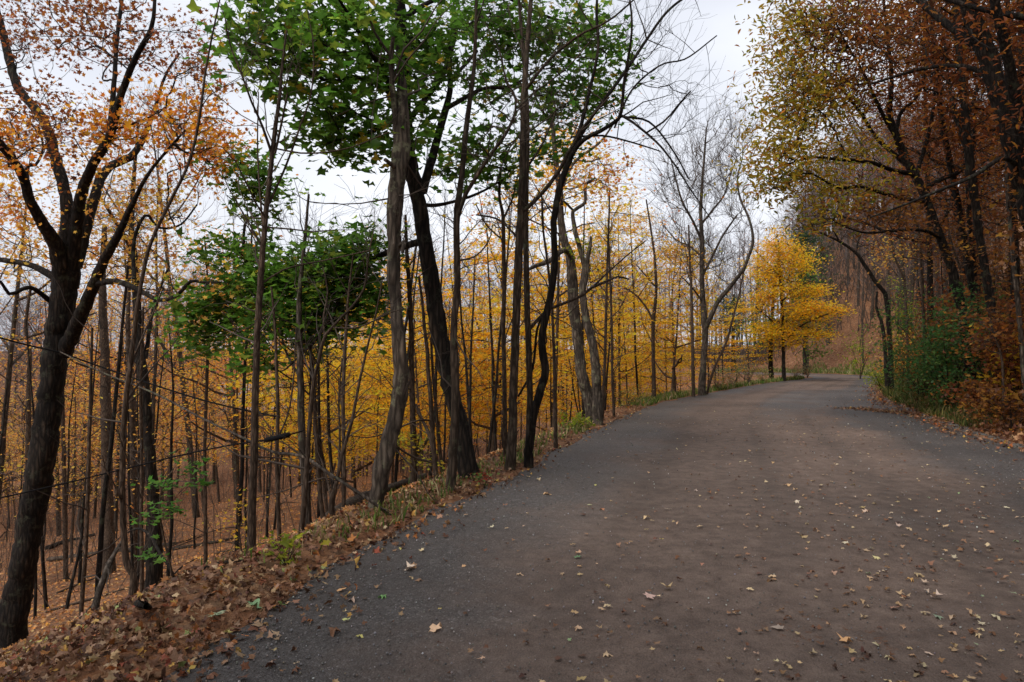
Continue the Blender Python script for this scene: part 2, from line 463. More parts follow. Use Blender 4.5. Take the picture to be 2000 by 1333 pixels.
def tubes(geo, paths, radii, k=4, mat=0, col=(1, 1, 1), r=None, rough=0.0, closed=True):
    paths = np.asarray(paths, float); radii = np.asarray(radii, float)
    if len(paths) == 0: return
    m, n, _ = paths.shape
    t = nrm(np.gradient(paths, axis=1))
    avg = nrm(paths[:, -1] - paths[:, 0])
    r = r or np.random.default_rng(m * 7 + n)
    ref = nrm(np.cross(avg, r.normal(size=(m, 3)) + 1e-3))
    u = nrm(np.cross(t, ref[:, None, :])); v = np.cross(t, u)
    a = np.arange(k) * 2 * np.pi / k
    rr = radii[:, :, None] * np.ones(k)
    if rough:
        z = np.arange(n)[None, :, None]
        ph = r.uniform(0, 6.28, (m, 1, 1))
        rr = rr * (1 + rough * (.6 * np.sin(a * 2 + z * .23 + ph) + .5 * np.sin(a * 3 - z * .41 + ph * 2) + .35 * np.sin(z * .9 + ph) + .25 * r.normal(size=(m, n, k))))
    ring = paths[:, :, None, :] + rr[..., None] * (np.cos(a)[:, None] * u[:, :, None, :] + np.sin(a)[:, None] * v[:, :, None, :])
    V = ring.reshape(-1, 3)
    b = (np.arange(m) * n * k)[:, None, None] + (np.arange(n - 1) * k)[None, :, None]
    i = np.arange(k)[None, None, :]; j = (i + 1) % k
    F = np.stack([b + i, b + j, b + k + j, b + k + i], -1).reshape(-1, 4)
    geo.add(V, F, col, mat)
    if closed and k >= 6:
        for q in range(m):
            for e in (0, n - 1):
                base = (q * n + e) * k
                c = paths[q, e]
                ringv = V[base:base + k]
                geo.add(np.vstack([c, ringv]), [[0, 1 + (x + (e == 0)) % k, 1 + (x + (e != 0)) % k] for x in range(k)], col, mat)

# leaf outlines, stem at the origin, tip towards +Y, length about 1
def _maple(curl=0.0, seed=0, full=True):
    h = [(.30, -.10), (.20, .12), (.52, .34), (.22, .44)] + ([(.15, .72)] if full else [])
    o = [(0, 0)] + h + [(0, 1.0)] + [(-x, y) for x, y in h[::-1]]
    r = np.random.default_rng(seed)
    o = np.array(o) * (1 + r.normal(0, .05, (len(o), 2)))
    v = np.array([(0, .33)] + [tuple(p) for p in o])
    d = np.hypot(v[:, 0], v[:, 1] - .33)
    z = curl * (d ** 1.6) * (1 + .5 * np.cos(3 * np.arctan2(v[:, 1] - .33, v[:, 0]) + seed)) + r.normal(0, .05 + abs(curl) * .18, len(v)) * (d > .1)
    V = np.c_[v - [0, .33], z]
    n = len(o)
    F = [[0, 1 + (i + 1) % n, 1 + i] for i in range(n)]
    return V, np.array(F)
def _long(fold=.12):
    V = np.array([(0, -.5, 0), (.17, -.15, fold), (.14, .2, fold), (0, .5, -.05), (-.14, .2, fold), (-.17, -.15, fold), (0, 0, 0)])
    F = np.array([[6, 1, 0], [6, 2, 1], [6, 3, 2], [6, 4, 3], [6, 5, 4], [6, 0, 5]])
    return V, F
def _quad(wd=.36):
    V = np.array([(0, -.5, 0), (wd, .02, .1), (0, .5, 0), (-wd, -.02, .1)])
    return V, np.array([[0, 1, 2], [0, 2, 3]])
def _star():
    a = np.arange(6) * np.pi / 3 + np.pi / 2
    rr = np.array([.55, .5, .42, .25, .42, .5])
    V = np.c_[np.cos(a) * rr, np.sin(a) * rr, [0, .07, .1, 0, .1, .07]]
    a2 = a + np.pi / 6; r2 = np.array([.22, .25, .2, .2, .25, .22])
    V2 = np.c_[np.cos(a2) * r2, np.sin(a2) * r2, np.zeros(6)]
    F = [[i, 6 + i, 6 + (i - 1) % 6] for i in range(6)] + [[6, 7, 8], [6, 8, 9], [6, 9, 10], [6, 10, 11]]
    return np.vstack([V, V2]), np.array(F)
MAPLE = _maple(.12, 3, False); LONG = _long(); QUAD = _quad(); STAR = _star()
MAPLES = [_maple(c, k) for k, c in enumerate((.05, -.25, .35, -.5, .15, .6, -.1, -.35))]

def put(geo, tpl, pos, size, tilt, cols, r, mat=1, mean_up=(0, 0, 1), jitter=None, yaw=None):
    """many copies of a flat outline; tilt = spread of the leaf normals about mean_up (radians)"""
    V, F = tpl
    n = len(pos)
    if n == 0: return
    up = nrm(np.asarray(mean_up, float) + r.normal(0, 1, (n, 3)) * np.tan(np.minimum(tilt, 1.4)) * .6)
    a = nrm(r.normal(size=(n, 3))) if yaw is None else nrm(np.asarray(yaw, float) + r.normal(0, .25, (n, 3)))
    x = nrm(np.cross(a, up)); y = np.cross(up, x)
    s = (size * np.exp(r.normal(0, .22, n)))[:, None, None]
    W = (V[None, :, 0, None] * x[:, None] + V[None, :, 1, None] * y[:, None] + V[None, :, 2, None] * up[:, None]) * s + np.asarray(pos)[:, None]
    k = len(V)
    FF = (F[None] + (np.arange(n) * k)[:, None, None]).reshape(-1, 3)
    geo.add(W.reshape(-1, 3), FF, np.repeat(cols, k, 0), mat)

PAL = {
    'green':  [((.10, .22, .028), 5), ((.14, .28, .035), 4), ((.065, .15, .02), 3), ((.26, .34, .045), 1.6), ((.6, .42, .05), .35)],
    'green2': [((.05, .11, .012), 5), ((.09, .15, .015), 4), ((.2, .22, .02), 1.2), ((.4, .2, .03), .8)],
    'yellow': [((.93, .58, .035), 5), ((.90, .64, .045), 3.5), ((.93, .47, .03), 4), ((.62, .58, .05), 1)],
    'lemon': [((.93, .56, .025), 5), ((.90, .62, .035), 3.5), ((.93, .45, .025), 4), ((.6, .55, .05), .9)],
    'yorange': [((.92, .50, .03), 5), ((.92, .60, .04), 4), ((.90, .38, .025), 3), ((.6, .5, .05), .8)],
    'orange': [((.85, .33, .03), 5), ((.88, .44, .04), 3), ((.7, .2, .025), 3), ((.45, .14, .03), 1.2)],
    'amber':  [((.82, .42, .08), 5), ((.86, .52, .09), 3), ((.6, .25, .06), 2.5), ((.8, .6, .1), 1.5)],
    'rust':   [((.26, .08, .025), 5), ((.36, .12, .025), 3), ((.16, .055, .025), 3), ((.42, .18, .03), 1.2)],  # rust and brown darkened, painting the dim uphill side into the leaf colour
    'olive':  [((.40, .30, .03), 5), ((.48, .30, .03), 4), ((.22, .22, .03), 3), ((.46, .19, .03), 2)],
    'brown':  [((.24, .095, .03), 4), ((.32, .14, .03), 4), ((.14, .06, .03), 3), ((.45, .22, .04), 1.4)],
    'pinkish': [((.45, .2, .12), 4), ((.5, .26, .15), 4), ((.35, .15, .1), 3)],
    'lime':   [((.30, .36, .03), 4), ((.2, .28, .02), 4), ((.45, .42, .04), 2)],
    'shrub':  [((.07, .17, .045), 5), ((.10, .22, .06), 4), ((.15, .25, .06), 2), ((.3, .14, .03), .8)],
}
def colours(pal, n, r, cluster=None, ncl=None):
    p = PAL[pal] if isinstance(pal, str) else pal
    c = np.array([a for a, _ in p]); wt = np.array([b for _, b in p], float); wt /= wt.sum()
    i = r.choice(len(c), n, p=wt)
    if cluster is not None:
        dom = r.choice(len(c), ncl, p=wt)
        i = np.where(r.random(n) < .6, dom[cluster], i)
    o = c[i] * np.exp(r.normal(0, .16, (n, 1))) * np.exp(r.normal(0, .05, (n, 3)))
    return np.clip(o, .003, .92)

def leaves(geo, centres, per, spread, size, tpl, tilt, pal, r, mat=1):
    n = len(centres) * per
    cl = np.repeat(np.arange(len(centres)), per)
    pos = centres[cl] + r.normal(0, 1, (n, 3)) * np.asarray(spread)
    if callable(pal):
        cols = pal(pos, r)
    else:
        cols = colours(pal, n, r, cl, len(centres))
    put(geo, tpl, pos, size, tilt, cols, r, mat)

def grow(nodes, dirs, rad, tips, r, asc=.5, aw=1.2, bend=.28, nseg=5, r0=.004, rexp=.45, wig=.05, sub=1.0):
    """connect every tip to the nearest fitting node of the skeleton by a bent shoot; returns paths and radii"""
    cap = len(nodes) + len(tips) * nseg
    NP = np.zeros((cap, 3)); ND = np.zeros((cap, 3)); NR = np.full(cap, 1e9); NC = np.full(cap, -1); NI = np.zeros(cap, int)
    k = len(nodes); NP[:k] = nodes; ND[:k] = dirs; NR[:k] = rad
    order = np.argsort(np.min(np.linalg.norm(tips[:, None, :] - nodes[None, ::max(1, len(nodes) // 150), :], axis=2), axis=1))
    m = len(tips)
    paths = np.zeros((m, nseg + 1, 3)); par = np.full(m, -1); pi = np.zeros(m, int); cap_r = np.full(m, 1e9)
    s = np.linspace(0, 1, nseg + 1)[:, None]
    for c, ti in enumerate(order):
        tip = tips[ti]
        dv = tip - NP[:k]
        dist = np.sqrt((dv * dv).sum(1)) + 1e-6
        se = dv[:, 2] / dist
        al = (dv * ND[:k]).sum(1) / dist
        cost = dist * (1 + aw * (se - asc) ** 2 + .5 * (1 - al))
        b = int(np.argmin(cost)); D = dist[b]
        p0 = NP[b]; d0 = ND[b]
        t1 = nrm(d0 * .7 + dv[b] / D); t2 = nrm(dv[b] / D + np.array([0, 0, .35]))
        q1 = p0 + t1 * D * bend; q2 = tip - t2 * D * bend
        pth = (1 - s) ** 3 * p0 + 3 * (1 - s) ** 2 * s * q1 + 3 * (1 - s) * s ** 2 * q2 + s ** 3 * tip
        pth[1:-1] += r.normal(0, wig * D / nseg * 2, (nseg - 1, 3))
        paths[c] = pth
        par[c] = NC[b]; pi[c] = NI[b]; cap_r[c] = NR[b]
        dd = nrm(np.gradient(pth, axis=0))
        NP[k:k + nseg] = pth[1:]; ND[k:k + nseg] = dd[1:]; NC[k:k + nseg] = c; NI[k:k + nseg] = np.arange(1, nseg + 1)
        k += nseg
    W = np.ones((m, nseg + 1))
    for c in range(m - 1, -1, -1):
        if par[c] >= 0:
            W[par[c], :pi[c] + 1] += W[c, 0]
    R = r0 * W ** rexp
    R = np.minimum(R, cap_r[:, None] * .75)
    R[:, -1] *= .7
    return paths, R, order

def twiglets(paths, R, r, per=2, length=.35, up=.3, spread=.8, n=3, r0=.0025, lastonly=False):
    m, k, _ = paths.shape
    ii = np.repeat(np.arange(m), per)
    jj = r.integers(k - 2 if lastonly else max(1, k // 3), k, len(ii))
    p0 = paths[ii, jj]
    d = nrm(paths[ii, np.minimum(jj, k - 1)] - paths[ii, jj - 1])
    dr = nrm(d + r.normal(0, spread, (len(ii), 3)) * .7 + [0, 0, up])
    L = length * np.exp(r.normal(0, .35, len(ii)))
    s = np.linspace(0, 1, n)[None, :, None]
    pth = p0[:, None] + dr[:, None] * L[:, None, None] * s
    pth[:, 1:] += (r.normal(0, .06, (len(ii), n - 1, 3)) + np.array([0, 0, .05])) * L[:, None, None]
    RR = r0 * np.linspace(1, .5, n)[None] * np.ones((len(ii), 1))
    return pth, RR

def limb_mesh(geo, pts, rad, k=9, step=.12, rough=.08, r=None, mat=0, flare=0):
    """one smooth tapering limb through the given points"""
    q = np.c_[pts, rad]
    L = np.linalg.norm(np.diff(pts, axis=0), axis=1).sum()
    n = int(np.clip(L / step, 4, 90))
    s = spline(q, n)
    s[:, 3] = np.maximum(s[:, 3], min(rad) * .6)
    if flare:
        h = np.r_[0, np.cumsum(np.linalg.norm(np.diff(s[:, :3], axis=0), axis=1))]
        s[:, 3] *= 1 + flare * np.exp(-h / (rad[0] * 3.0))
    s[1:-1, :3] += r.normal(0, 1, (n - 2, 3)) * s[1:-1, 3:4] * .06
    tubes(geo, s[None, :, :3], s[None, :, 3], k, mat, r=r, rough=rough)
    return s

THINGS = []            # (px, label-kind) of hand-placed landmarks are kept by hand below

def hand_tree(name, label, cat, d, trunk, limbs=(), blobs=(), bark_m='bark_brown', leaf=None, twigs='twig', group=None,
              asc=.5, aw=1.2, r0=.004, per=8, spread=.22, size=.1, tpl=MAPLE, tilt=.5, extra_twigs=2, twlen=.3, k=14, rough=.07,
              seed=1, flare=.35, rexp=.45, broken=False, sprigs=0, leaf_name='crown', twr=.0025, leafm='leaf', wig=.05, tip_leaves=True, up=.3, ws=None):
    r = np.random.default_rng(seed * 131 + 7)
    def conv(L):
        a = np.array([P(p[0], p[1], d + (p[3] if len(p) > 3 else 0)) for p in L])
        rr = np.array([p[2] / FOC * (d + (p[3] if len(p) > 3 else 0)) for p in L])
        return a, rr
    tp, tr = conv(trunk)
    g0 = H(tp[0, 0], tp[0, 1])
    dirn = nrm(tp[0] - tp[1])
    drop = tp[0, 2] - g0
    if drop > 0.02:
        ln = drop / max(.5, -dirn[2])
        ext = tp[0] + np.array([dirn[0] * .6, dirn[1] * .6, 0]) * ln
        ext[2] = H(ext[0], ext[1])
        tp = np.vstack([ext + [0, 0, -.25], ext + [0, 0, .05], tp]) if drop > .4 else np.vstack([tp[0] * [1, 1, 0] + [0, 0, g0 - .25], tp])
        tr = np.r_[tr[0], tr[0], tr] if drop > .4 else np.r_[tr[0], tr]
    else:
        tp[0, 2] = min(tp[0, 2], g0) - .05
    base = np.array([tp[0, 0], tp[0, 1], g0 if drop <= .4 else tp[0, 2] + .2])
    root = link(name, None, None, base); tag(root, label, cat, group)
    G = Geo()
    if ws is None: ws = .75 if k > 9 else .86
    tr = tr * ws
    skel = [limb_mesh(G, tp, tr, k, .09 if d < 20 else .2, rough, r, 0, flare)]
    if broken:                      # splintered top
        s = skel[0][-1]
        for a in range(9):
            an = a * .7
            o = s[:3] + np.array([math.cos(an), math.sin(an), 0]) * s[3] * .62
            hh = r.uniform(.05, .26)
            tubes(G, [[o - [0, 0, .05], o + [0, 0, hh * .6], o + [r.normal(0, .01), r.normal(0, .01), hh]]], [[s[3] * .42, s[3] * .28, .003]], 6, 0, r=r, rough=.1)
    for L in limbs:
        lp, lr = conv(L)
        skel.append(limb_mesh(G, lp, lr * ws, max(5, k - 5), .1 if d < 20 else .25, rough * .8, r, 0))
    me = G.mesh(name + '_trunk', [M[bark_m]], base)
    tk = link('trunk', me, root)
    nodes = np.vstack([s[:, :3] for s in skel]); rad = np.concatenate([s[:, 3] for s in skel])
    dirs = np.vstack([nrm(np.gradient(s[:, :3], axis=0)) for s in skel])
    hi = nodes[:, 2] > base[2] + .12 * (nodes[:, 2].max() - base[2])
    nodes, rad, dirs = nodes[hi], rad[hi], dirs[hi]
    tips = []; tags_ = []
    for bi, b in enumerate(blobs):
        cx, cy_, rx, ry, dd, rd, n = b[:7]
        q = nrm(r.normal(size=(n, 3))) * (r.random((n, 1)) ** (1 / 2.6))
        th_ = np.arctan2(q[:, 1:2], q[:, :1]); f1, f2 = r.uniform(0, 6.28, 2)
        q = q * (1 + .28 * np.sin(3 * th_ + f1) + .22 * np.sin(7 * th_ + f2) + .12 * r.normal(size=(n, 1)))
        t = np.array([P(cx + q[i, 0] * rx, cy_ + q[i, 1] * ry, max(1.5, d + dd + q[i, 2] * rd)) for i in range(n)])
        tg_ = b[7] if len(b) > 7 else leaf
        if isinstance(tg_, list):
            PAL['_own'] = tg_; tg_ = '_own'
        tips.append(t); tags_ += [tg_] * n
    G = Geo()
    if sprigs:
        ii = r.integers(0, len(nodes), sprigs)
        L = twlen * np.exp(r.normal(0, .5, sprigs))[:, None]
        sd = nrm(dirs[ii] * .5 + r.normal(0, .8, (sprigs, 3)) + [0, 0, up]) * L
        s5 = np.linspace(0, 1, 5)[None, :, None]
        pth = nodes[ii][:, None] + sd[:, None] * s5 + np.cumsum(r.normal(0, .035, (sprigs, 5, 3)), 1) * L[:, None] * (s5 > 0)
        R_ = np.minimum(rad[ii] * .5, .004 + .008 * L[:, 0])[:, None] * np.linspace(1, .35, 5)[None]
        tubes(G, pth, R_, 4, 0, r=r)
        p2, R2 = twiglets(pth, R_, r, 3, twlen * .45, up, .8, r0=twr)
        tubes(G, p2, R2, 3, 0, r=r)
        if leaf and not blobs:
            e = p2[:, -1]; leaves(G, e[r.random(len(e)) < .5], per, spread, size, tpl, tilt, leaf, r, 1)
    if tips:
        tips = np.vstack(tips); tags_ = np.array([str(x) for x in tags_], object)
        pth, R_, order = grow(nodes, dirs, rad, tips, r, asc, aw, r0=r0, rexp=rexp, wig=wig)
        tags_ = tags_[order]
        tubes(G, pth, R_, 4 if r0 < .008 else 5, 0, r=r)
        ends = pth[:, -1]
        if extra_twigs:
            p2, R2 = twiglets(pth, R_, r, extra_twigs, twlen, up, .8, r0=twr)
            tubes(G, p2, R2, 3, 0, r=r)
            if not leaf:
                p3, R3 = twiglets(p2, R2, r, 2, twlen * .55, up, .7, r0=twr * .8)
                tubes(G, p3, R3, 3, 0, r=r)
        for pl in sorted(set(tags_)):
            if pl in ('None',): continue
            e = ends[tags_ == pl]
            if extra_twigs and tip_leaves:
                e2 = p2[np.repeat(tags_ == pl, extra_twigs)][:, -1]
                leaves(G, np.vstack([e, e2]), max(1, per // (1 + extra_twigs // 1)), spread, size, tpl, tilt, pl, r, 1)
            else:
                leaves(G, e, per, spread, size, tpl, tilt, pl, r, 1)
    if G.n:
        me = G.mesh(name + '_crown', [M[twigs], M[leafm]], base)
        link(leaf_name, me, root)
    return root


# ------------------------------------------------------------------ ground and road
def grid_axis(lo, hi, c, n, k):
    a = np.linspace(-1, 1, n)
    s = np.sinh(a * k) / np.sinh(k)
    return np.where(s < 0, c + s * (c - lo), c + s * (hi - c))

gx = grid_axis(-520, 520, 1.5, 460, 6.6)
gy = grid_axis(-160, 620, 6.0, 460, 6.2)
X, Y = np.meshgrid(gx, gy)
Z, DL, DR, INN, LEFT = land(X.ravel(), Y.ravel(), True)
V = np.c_[X.ravel(), Y.ravel(), Z]
nx, ny = len(gx), len(gy)
i = np.arange(nx - 1)[None, :] + np.arange(ny - 1)[:, None] * nx
F = np.stack([i, i + 1, i + nx + 1, i + nx], -1).reshape(-1, 4)
G = Geo(); G.add(V, F)
tag(link('ground', G.mesh('ground', [M['floor']])), kind='structure', label='leaf covered slope and bank on both sides of the road')

def arc(E, n):
    s = np.r_[0, np.cumsum(np.linalg.norm(np.diff(E, axis=0), axis=1))]
    m = (E[:, 0] > -80) & (E[:, 1] > -40)
    return E[m]
# matched stations along both edges
LS = arc(EL, 0); RS = arc(ER, 0)
def resamp(E, n):
    s = np.r_[0, np.cumsum(np.linalg.norm(np.diff(E, axis=0), axis=1))]
    u = np.linspace(0, s[-1], n)
    return np.c_[np.interp(u, s, E[:, 0]), np.interp(u, s, E[:, 1])]
A = resamp(LS, 700)
B = np.array([ER[np.argmin(((ER - a) ** 2).sum(1))] for a in A])
kk = np.ones(9) / 9
for _ in range(2):
    for c in (0, 1):
        B[:, c] = np.convolve(np.pad(B[:, c], 4, mode='edge'), kk, 'valid')
NW = 56
tt = np.linspace(-.045, 1.035, NW)
RV = A[:, None, :] * (1 - tt[None, :, None]) + B[:, None, :] * tt[None, :, None]
rx, ry = RV[..., 0].ravel(), RV[..., 1].ravel()
relief = .008 * wav(rx, ry, 2.6, 21) + .005 * wav(rx, ry, 7, 22) - .012 * np.tile(np.exp(-((tt - .30) / .06) ** 2) + np.exp(-((tt - .62) / .06) ** 2), len(A))
rz = roadz(ry) + relief
dust = np.tile(np.exp(-((tt - .36) / .20) ** 2) * .62 + np.exp(-((tt - .66) / .12) ** 2) * .42, len(A))
dust = np.clip(dust * 1.15, 0, .85) * (1 - .75 * sstep(13, 22, ry) * (1 - sstep(30, 34, ry)) * np.tile(sstep(.34, .5, tt), len(A)))
i = np.arange(NW - 1)[None, :] + np.arange(len(A) - 1)[:, None] * NW
F = np.stack([i, i + 1, i + NW + 1, i + NW], -1).reshape(-1, 4)
trk = sum(np.exp(-((tt - c0) / .026) ** 2) for c0 in (.235, .43, .60, .795))
trk = np.tile(trk, len(A)) * (.55 + .45 * wav(rx, ry, .5, 23)) + np.tile(.8 * np.exp(-(tt / .09) ** 2) + .5 * np.exp(-((1 - tt) / .08) ** 2), len(A)) * (.6 + .4 * wav(rx, ry, 1.1, 24))
trk = np.clip(trk, 0, 1)
G = Geo(); G.add(np.c_[rx, ry, rz], F, np.c_[dust, trk, dust])
tag(link('road', G.mesh('road', [M['road']])), kind='structure', label='dark gravel road with a dusty brown middle curving round the hill')
def road_h(x, y):
    return roadz(np.asarray(y, float)) + .004

# pebbles lying on the road: nobody could count them
r = np.random.default_rng(77)
def blobstone(seed, n1=5, n2=4):
    rr = np.random.default_rng(seed)
    v = [(0, 0, .5)]
    for a in range(1, n2):
        th = math.pi * a / n2
        for b in range(n1):
            ph = 2 * math.pi * (b + .5 * a) / n1
            q = rr.uniform(.38, .56)
            v.append((math.sin(th) * math.cos(ph) * q, math.sin(th) * math.sin(ph) * q * .8, math.cos(th) * q * .7))
    v.append((0, 0, -.35))
    f = [[0, 1 + b, 1 + (b + 1) % n1] for b in range(n1)]
    for a in range(n2 - 2):
        for b in range(n1):
            p, q = 1 + a * n1 + b, 1 + a * n1 + (b + 1) % n1
            f += [[p, p + n1, q], [q, p + n1, q + n1]]
    e = len(v) - 1; o = 1 + (n2 - 2) * n1
    f += [[o + b, e, o + (b + 1) % n1] for b in range(n1)]
    return np.array(v), np.array(f)
n = 26000
d = 2.6 + 15 * r.random(n) ** 1.5
px = r.uniform(-250, 2250, n)
x = (px - 1000) / FOC * d; y = d
dl = seg_dist(x, y, EL); dr = seg_dist(x, y, ER); ok = in_road(x, y)
edge = np.exp(-np.minimum(dl / .9, dr / 1.5))
ok &= r.random(n) < .16 + .84 * edge * (wav(x, y, 1.2, 41) > -.3)
x, y, d = x[ok], y[ok], d[ok]
G = Geo()
tp = [blobstone(s) for s in range(4)]
pc = [((.16, .155, .155), 5), ((.10, .095, .09), 4), ((.28, .27, .27), 2), ((.45, .44, .42), .5), ((.2, .16, .13), 2)]
for q in range(4):
    m = np.arange(len(x)) % 4 == q
    put(G, tp[q], np.c_[x[m], y[m], road_h(x[m], y[m]) + .001], .009 + .0007 * d[m], .3, colours(pc, m.sum(), r), r, 0)
tag(link('gravel', G.mesh('gravel', [M['pebble']])), kind='stuff', label='loose grey stones scattered over the road surface', cat='gravel')

# ------------------------------------------------------------------ leaf litter
LIT = [((.26, .14, .075), 4), ((.36, .22, .13), 3), ((.18, .085, .045), 5), ((.48, .33, .19), 1.2), ((.11, .055, .035), 5),
       ((.42, .16, .05), 1.2), ((.55, .34, .09), .8), ((.30, .33, .12), .4), ((.30, .09, .05), .6)]
LITD = [((.26, .12, .06), 4), ((.34, .18, .10), 3), ((.18, .08, .045), 4), ((.45, .27, .13), 1.6), ((.10, .05, .035), 4),
        ((.4, .13, .03), 1.6), ((.5, .3, .06), .6)]
def scatter(x, y, z, pal, size, tilt, lift, G, r, near=True):
    n = len(x)
    c = colours(pal, n, r)
    if near:
        for q in range(len(MAPLES)):
            m = (np.arange(n) % len(MAPLES)) == q
            put(G, MAPLES[q], np.c_[x[m], y[m], z[m] + lift[m]], size, tilt, c[m], r, 0)
    else:
        put(G, STAR, np.c_[x, y, z + lift], size, tilt, c, r, 0)
r = np.random.default_rng(91)
G = Geo()
def cand(n, px0, px1, d0, d1, pw):
    d = d0 + (d1 - d0) * r.random(n) ** pw
    px = r.uniform(px0, px1, n)
    return (px - 1000) / FOC * d, d
# the strip along the downhill edge and the slope just under it
x, y = cand(42000, -500, 1300, 2.2, 20, 1.25)
z, dl, dr, inn, left = land(x, y, True)
out = np.where(inn, -dl, dl)
pden = np.where(out > 0, np.exp(-np.clip(out - .9, 0, 9) * .25), np.exp(out / (.10 + .07 * wav(x, y, 1.5, 31))))
ok = (left | (inn & (dl < dr))) & (r.random(len(x)) < pden) & (out > -1.0)
x, y, z, out, dl = x[ok], y[ok], z[ok], out[ok], dl[ok]
z = np.where(out < 0, road_h(x, y) + .004, z)
lift = r.random(len(x)) ** 2 * .055 * np.where(out > .05, 1, .15) + .008
scatter(x, y, z, LIT, .047, .9, lift, G, r)
# the leaves further down the slope
x, y = cand(60000, -300, 1500, 7, 55, 1.2)
z, dl, dr, inn, left = land(x, y, True)
ok = left & ~inn & (dl > .9)
x, y, z = x[ok], y[ok], z[ok]
scatter(x, y, z, [((.45, .18, .05), 4), ((.5, .24, .09), 3), ((.3, .12, .04), 4), ((.56, .36, .16), 2), ((.6, .27, .04), 2)], .075, .55, r.random(len(x)) * .05 + .01, G, r, False)
# the bank uphill
x, y = cand(42000, 1350, 2700, 6, 34, 1.1)
z, dl, dr, inn, left = land(x, y, True)
ok = ~left & ~inn & (dr > .12)
x, y, z, dr = x[ok], y[ok], z[ok], dr[ok]
scatter(x, y, z, LITD, .085, .95, r.random(len(x)) ** 1.5 * .14 + .01, G, r)
# far bank behind the bend
x, y = cand(30000, 1450, 1900, 45, 95, 1)
z, dl, dr, inn, left = land(x, y, True)
ok = ~left & ~inn & (dr > .8)
x, y, z = x[ok], y[ok], z[ok]
scatter(x, y, z, [((.36, .16, .08), 4), ((.28, .12, .06), 3), ((.44, .24, .13), 2)], .13, .7, r.random(len(x)) * .08 + .02, G, r, False)
# crumbs and small leaves beyond the individually built ones on the road
x, y = cand(15000, 200, 2300, 3.2, 46, 1.5)
z, dl, dr, inn, left = land(x, y, True)
side = np.exp(-dr / 1.0) * .9 + .35 * np.exp(-((dr - 3.6) / 1.6) ** 2) * (y < 22) + .05
ok = inn & (r.random(len(x)) < side)
x, y = x[ok], y[ok]
scatter(x, y, road_h(x, y), LIT[:5] + [((.5, .34, .18), 3), ((.6, .46, .27), 1.6)], .038, .3, r.random(len(x)) * .006 + .008, G, r)
# leaves caught against the edging stones
e_ = ER[(ER[:, 1] > 3) & (ER[:, 1] < 40) & (ER[:, 0] > 0)]
ii = r.integers(0, len(e_) - 1, 2400); tq = r.random(2400)[:, None]
pq = e_[ii] * (1 - tq) + e_[ii + 1] * tq
dq = nrm(e_[ii + 1] - e_[ii]); of = r.normal(-.04, .28, 2400) * (1 + .5 * wav(pq[:, 0], pq[:, 1], 1.1, 61))
x, y = pq[:, 0] + dq[:, 1] * of, pq[:, 1] - dq[:, 0] * of
z, dl, dr, inn, left = land(x, y, True)
zz_ = np.where(inn, road_h(x, y), z) + np.where(np.abs(of) < .13, .03, .005)
scatter(x, y, zz_, LITD, .06, .7, r.random(len(x)) ** 1.5 * .05 + .006, G, r)
# the drift of leaves that reaches across the road from the bank
t_ = r.random(500)
q0, q1 = hit(1775, 812), hit(1655, 802)
x = q0[0] * (1 - t_) + q1[0] * t_ + r.normal(0, .25, 500); y = q0[1] * (1 - t_) + q1[1] * t_ + r.normal(0, .22, 500)
scatter(x, y, road_h(x, y), LIT, .065, .4, r.random(500) * .03 + .008, G, r)
tag(link('leaf_litter', G.mesh('leaf_litter', [M['litter']])), kind='stuff', label='fallen brown and orange leaves covering the ground', cat='leaf litter')

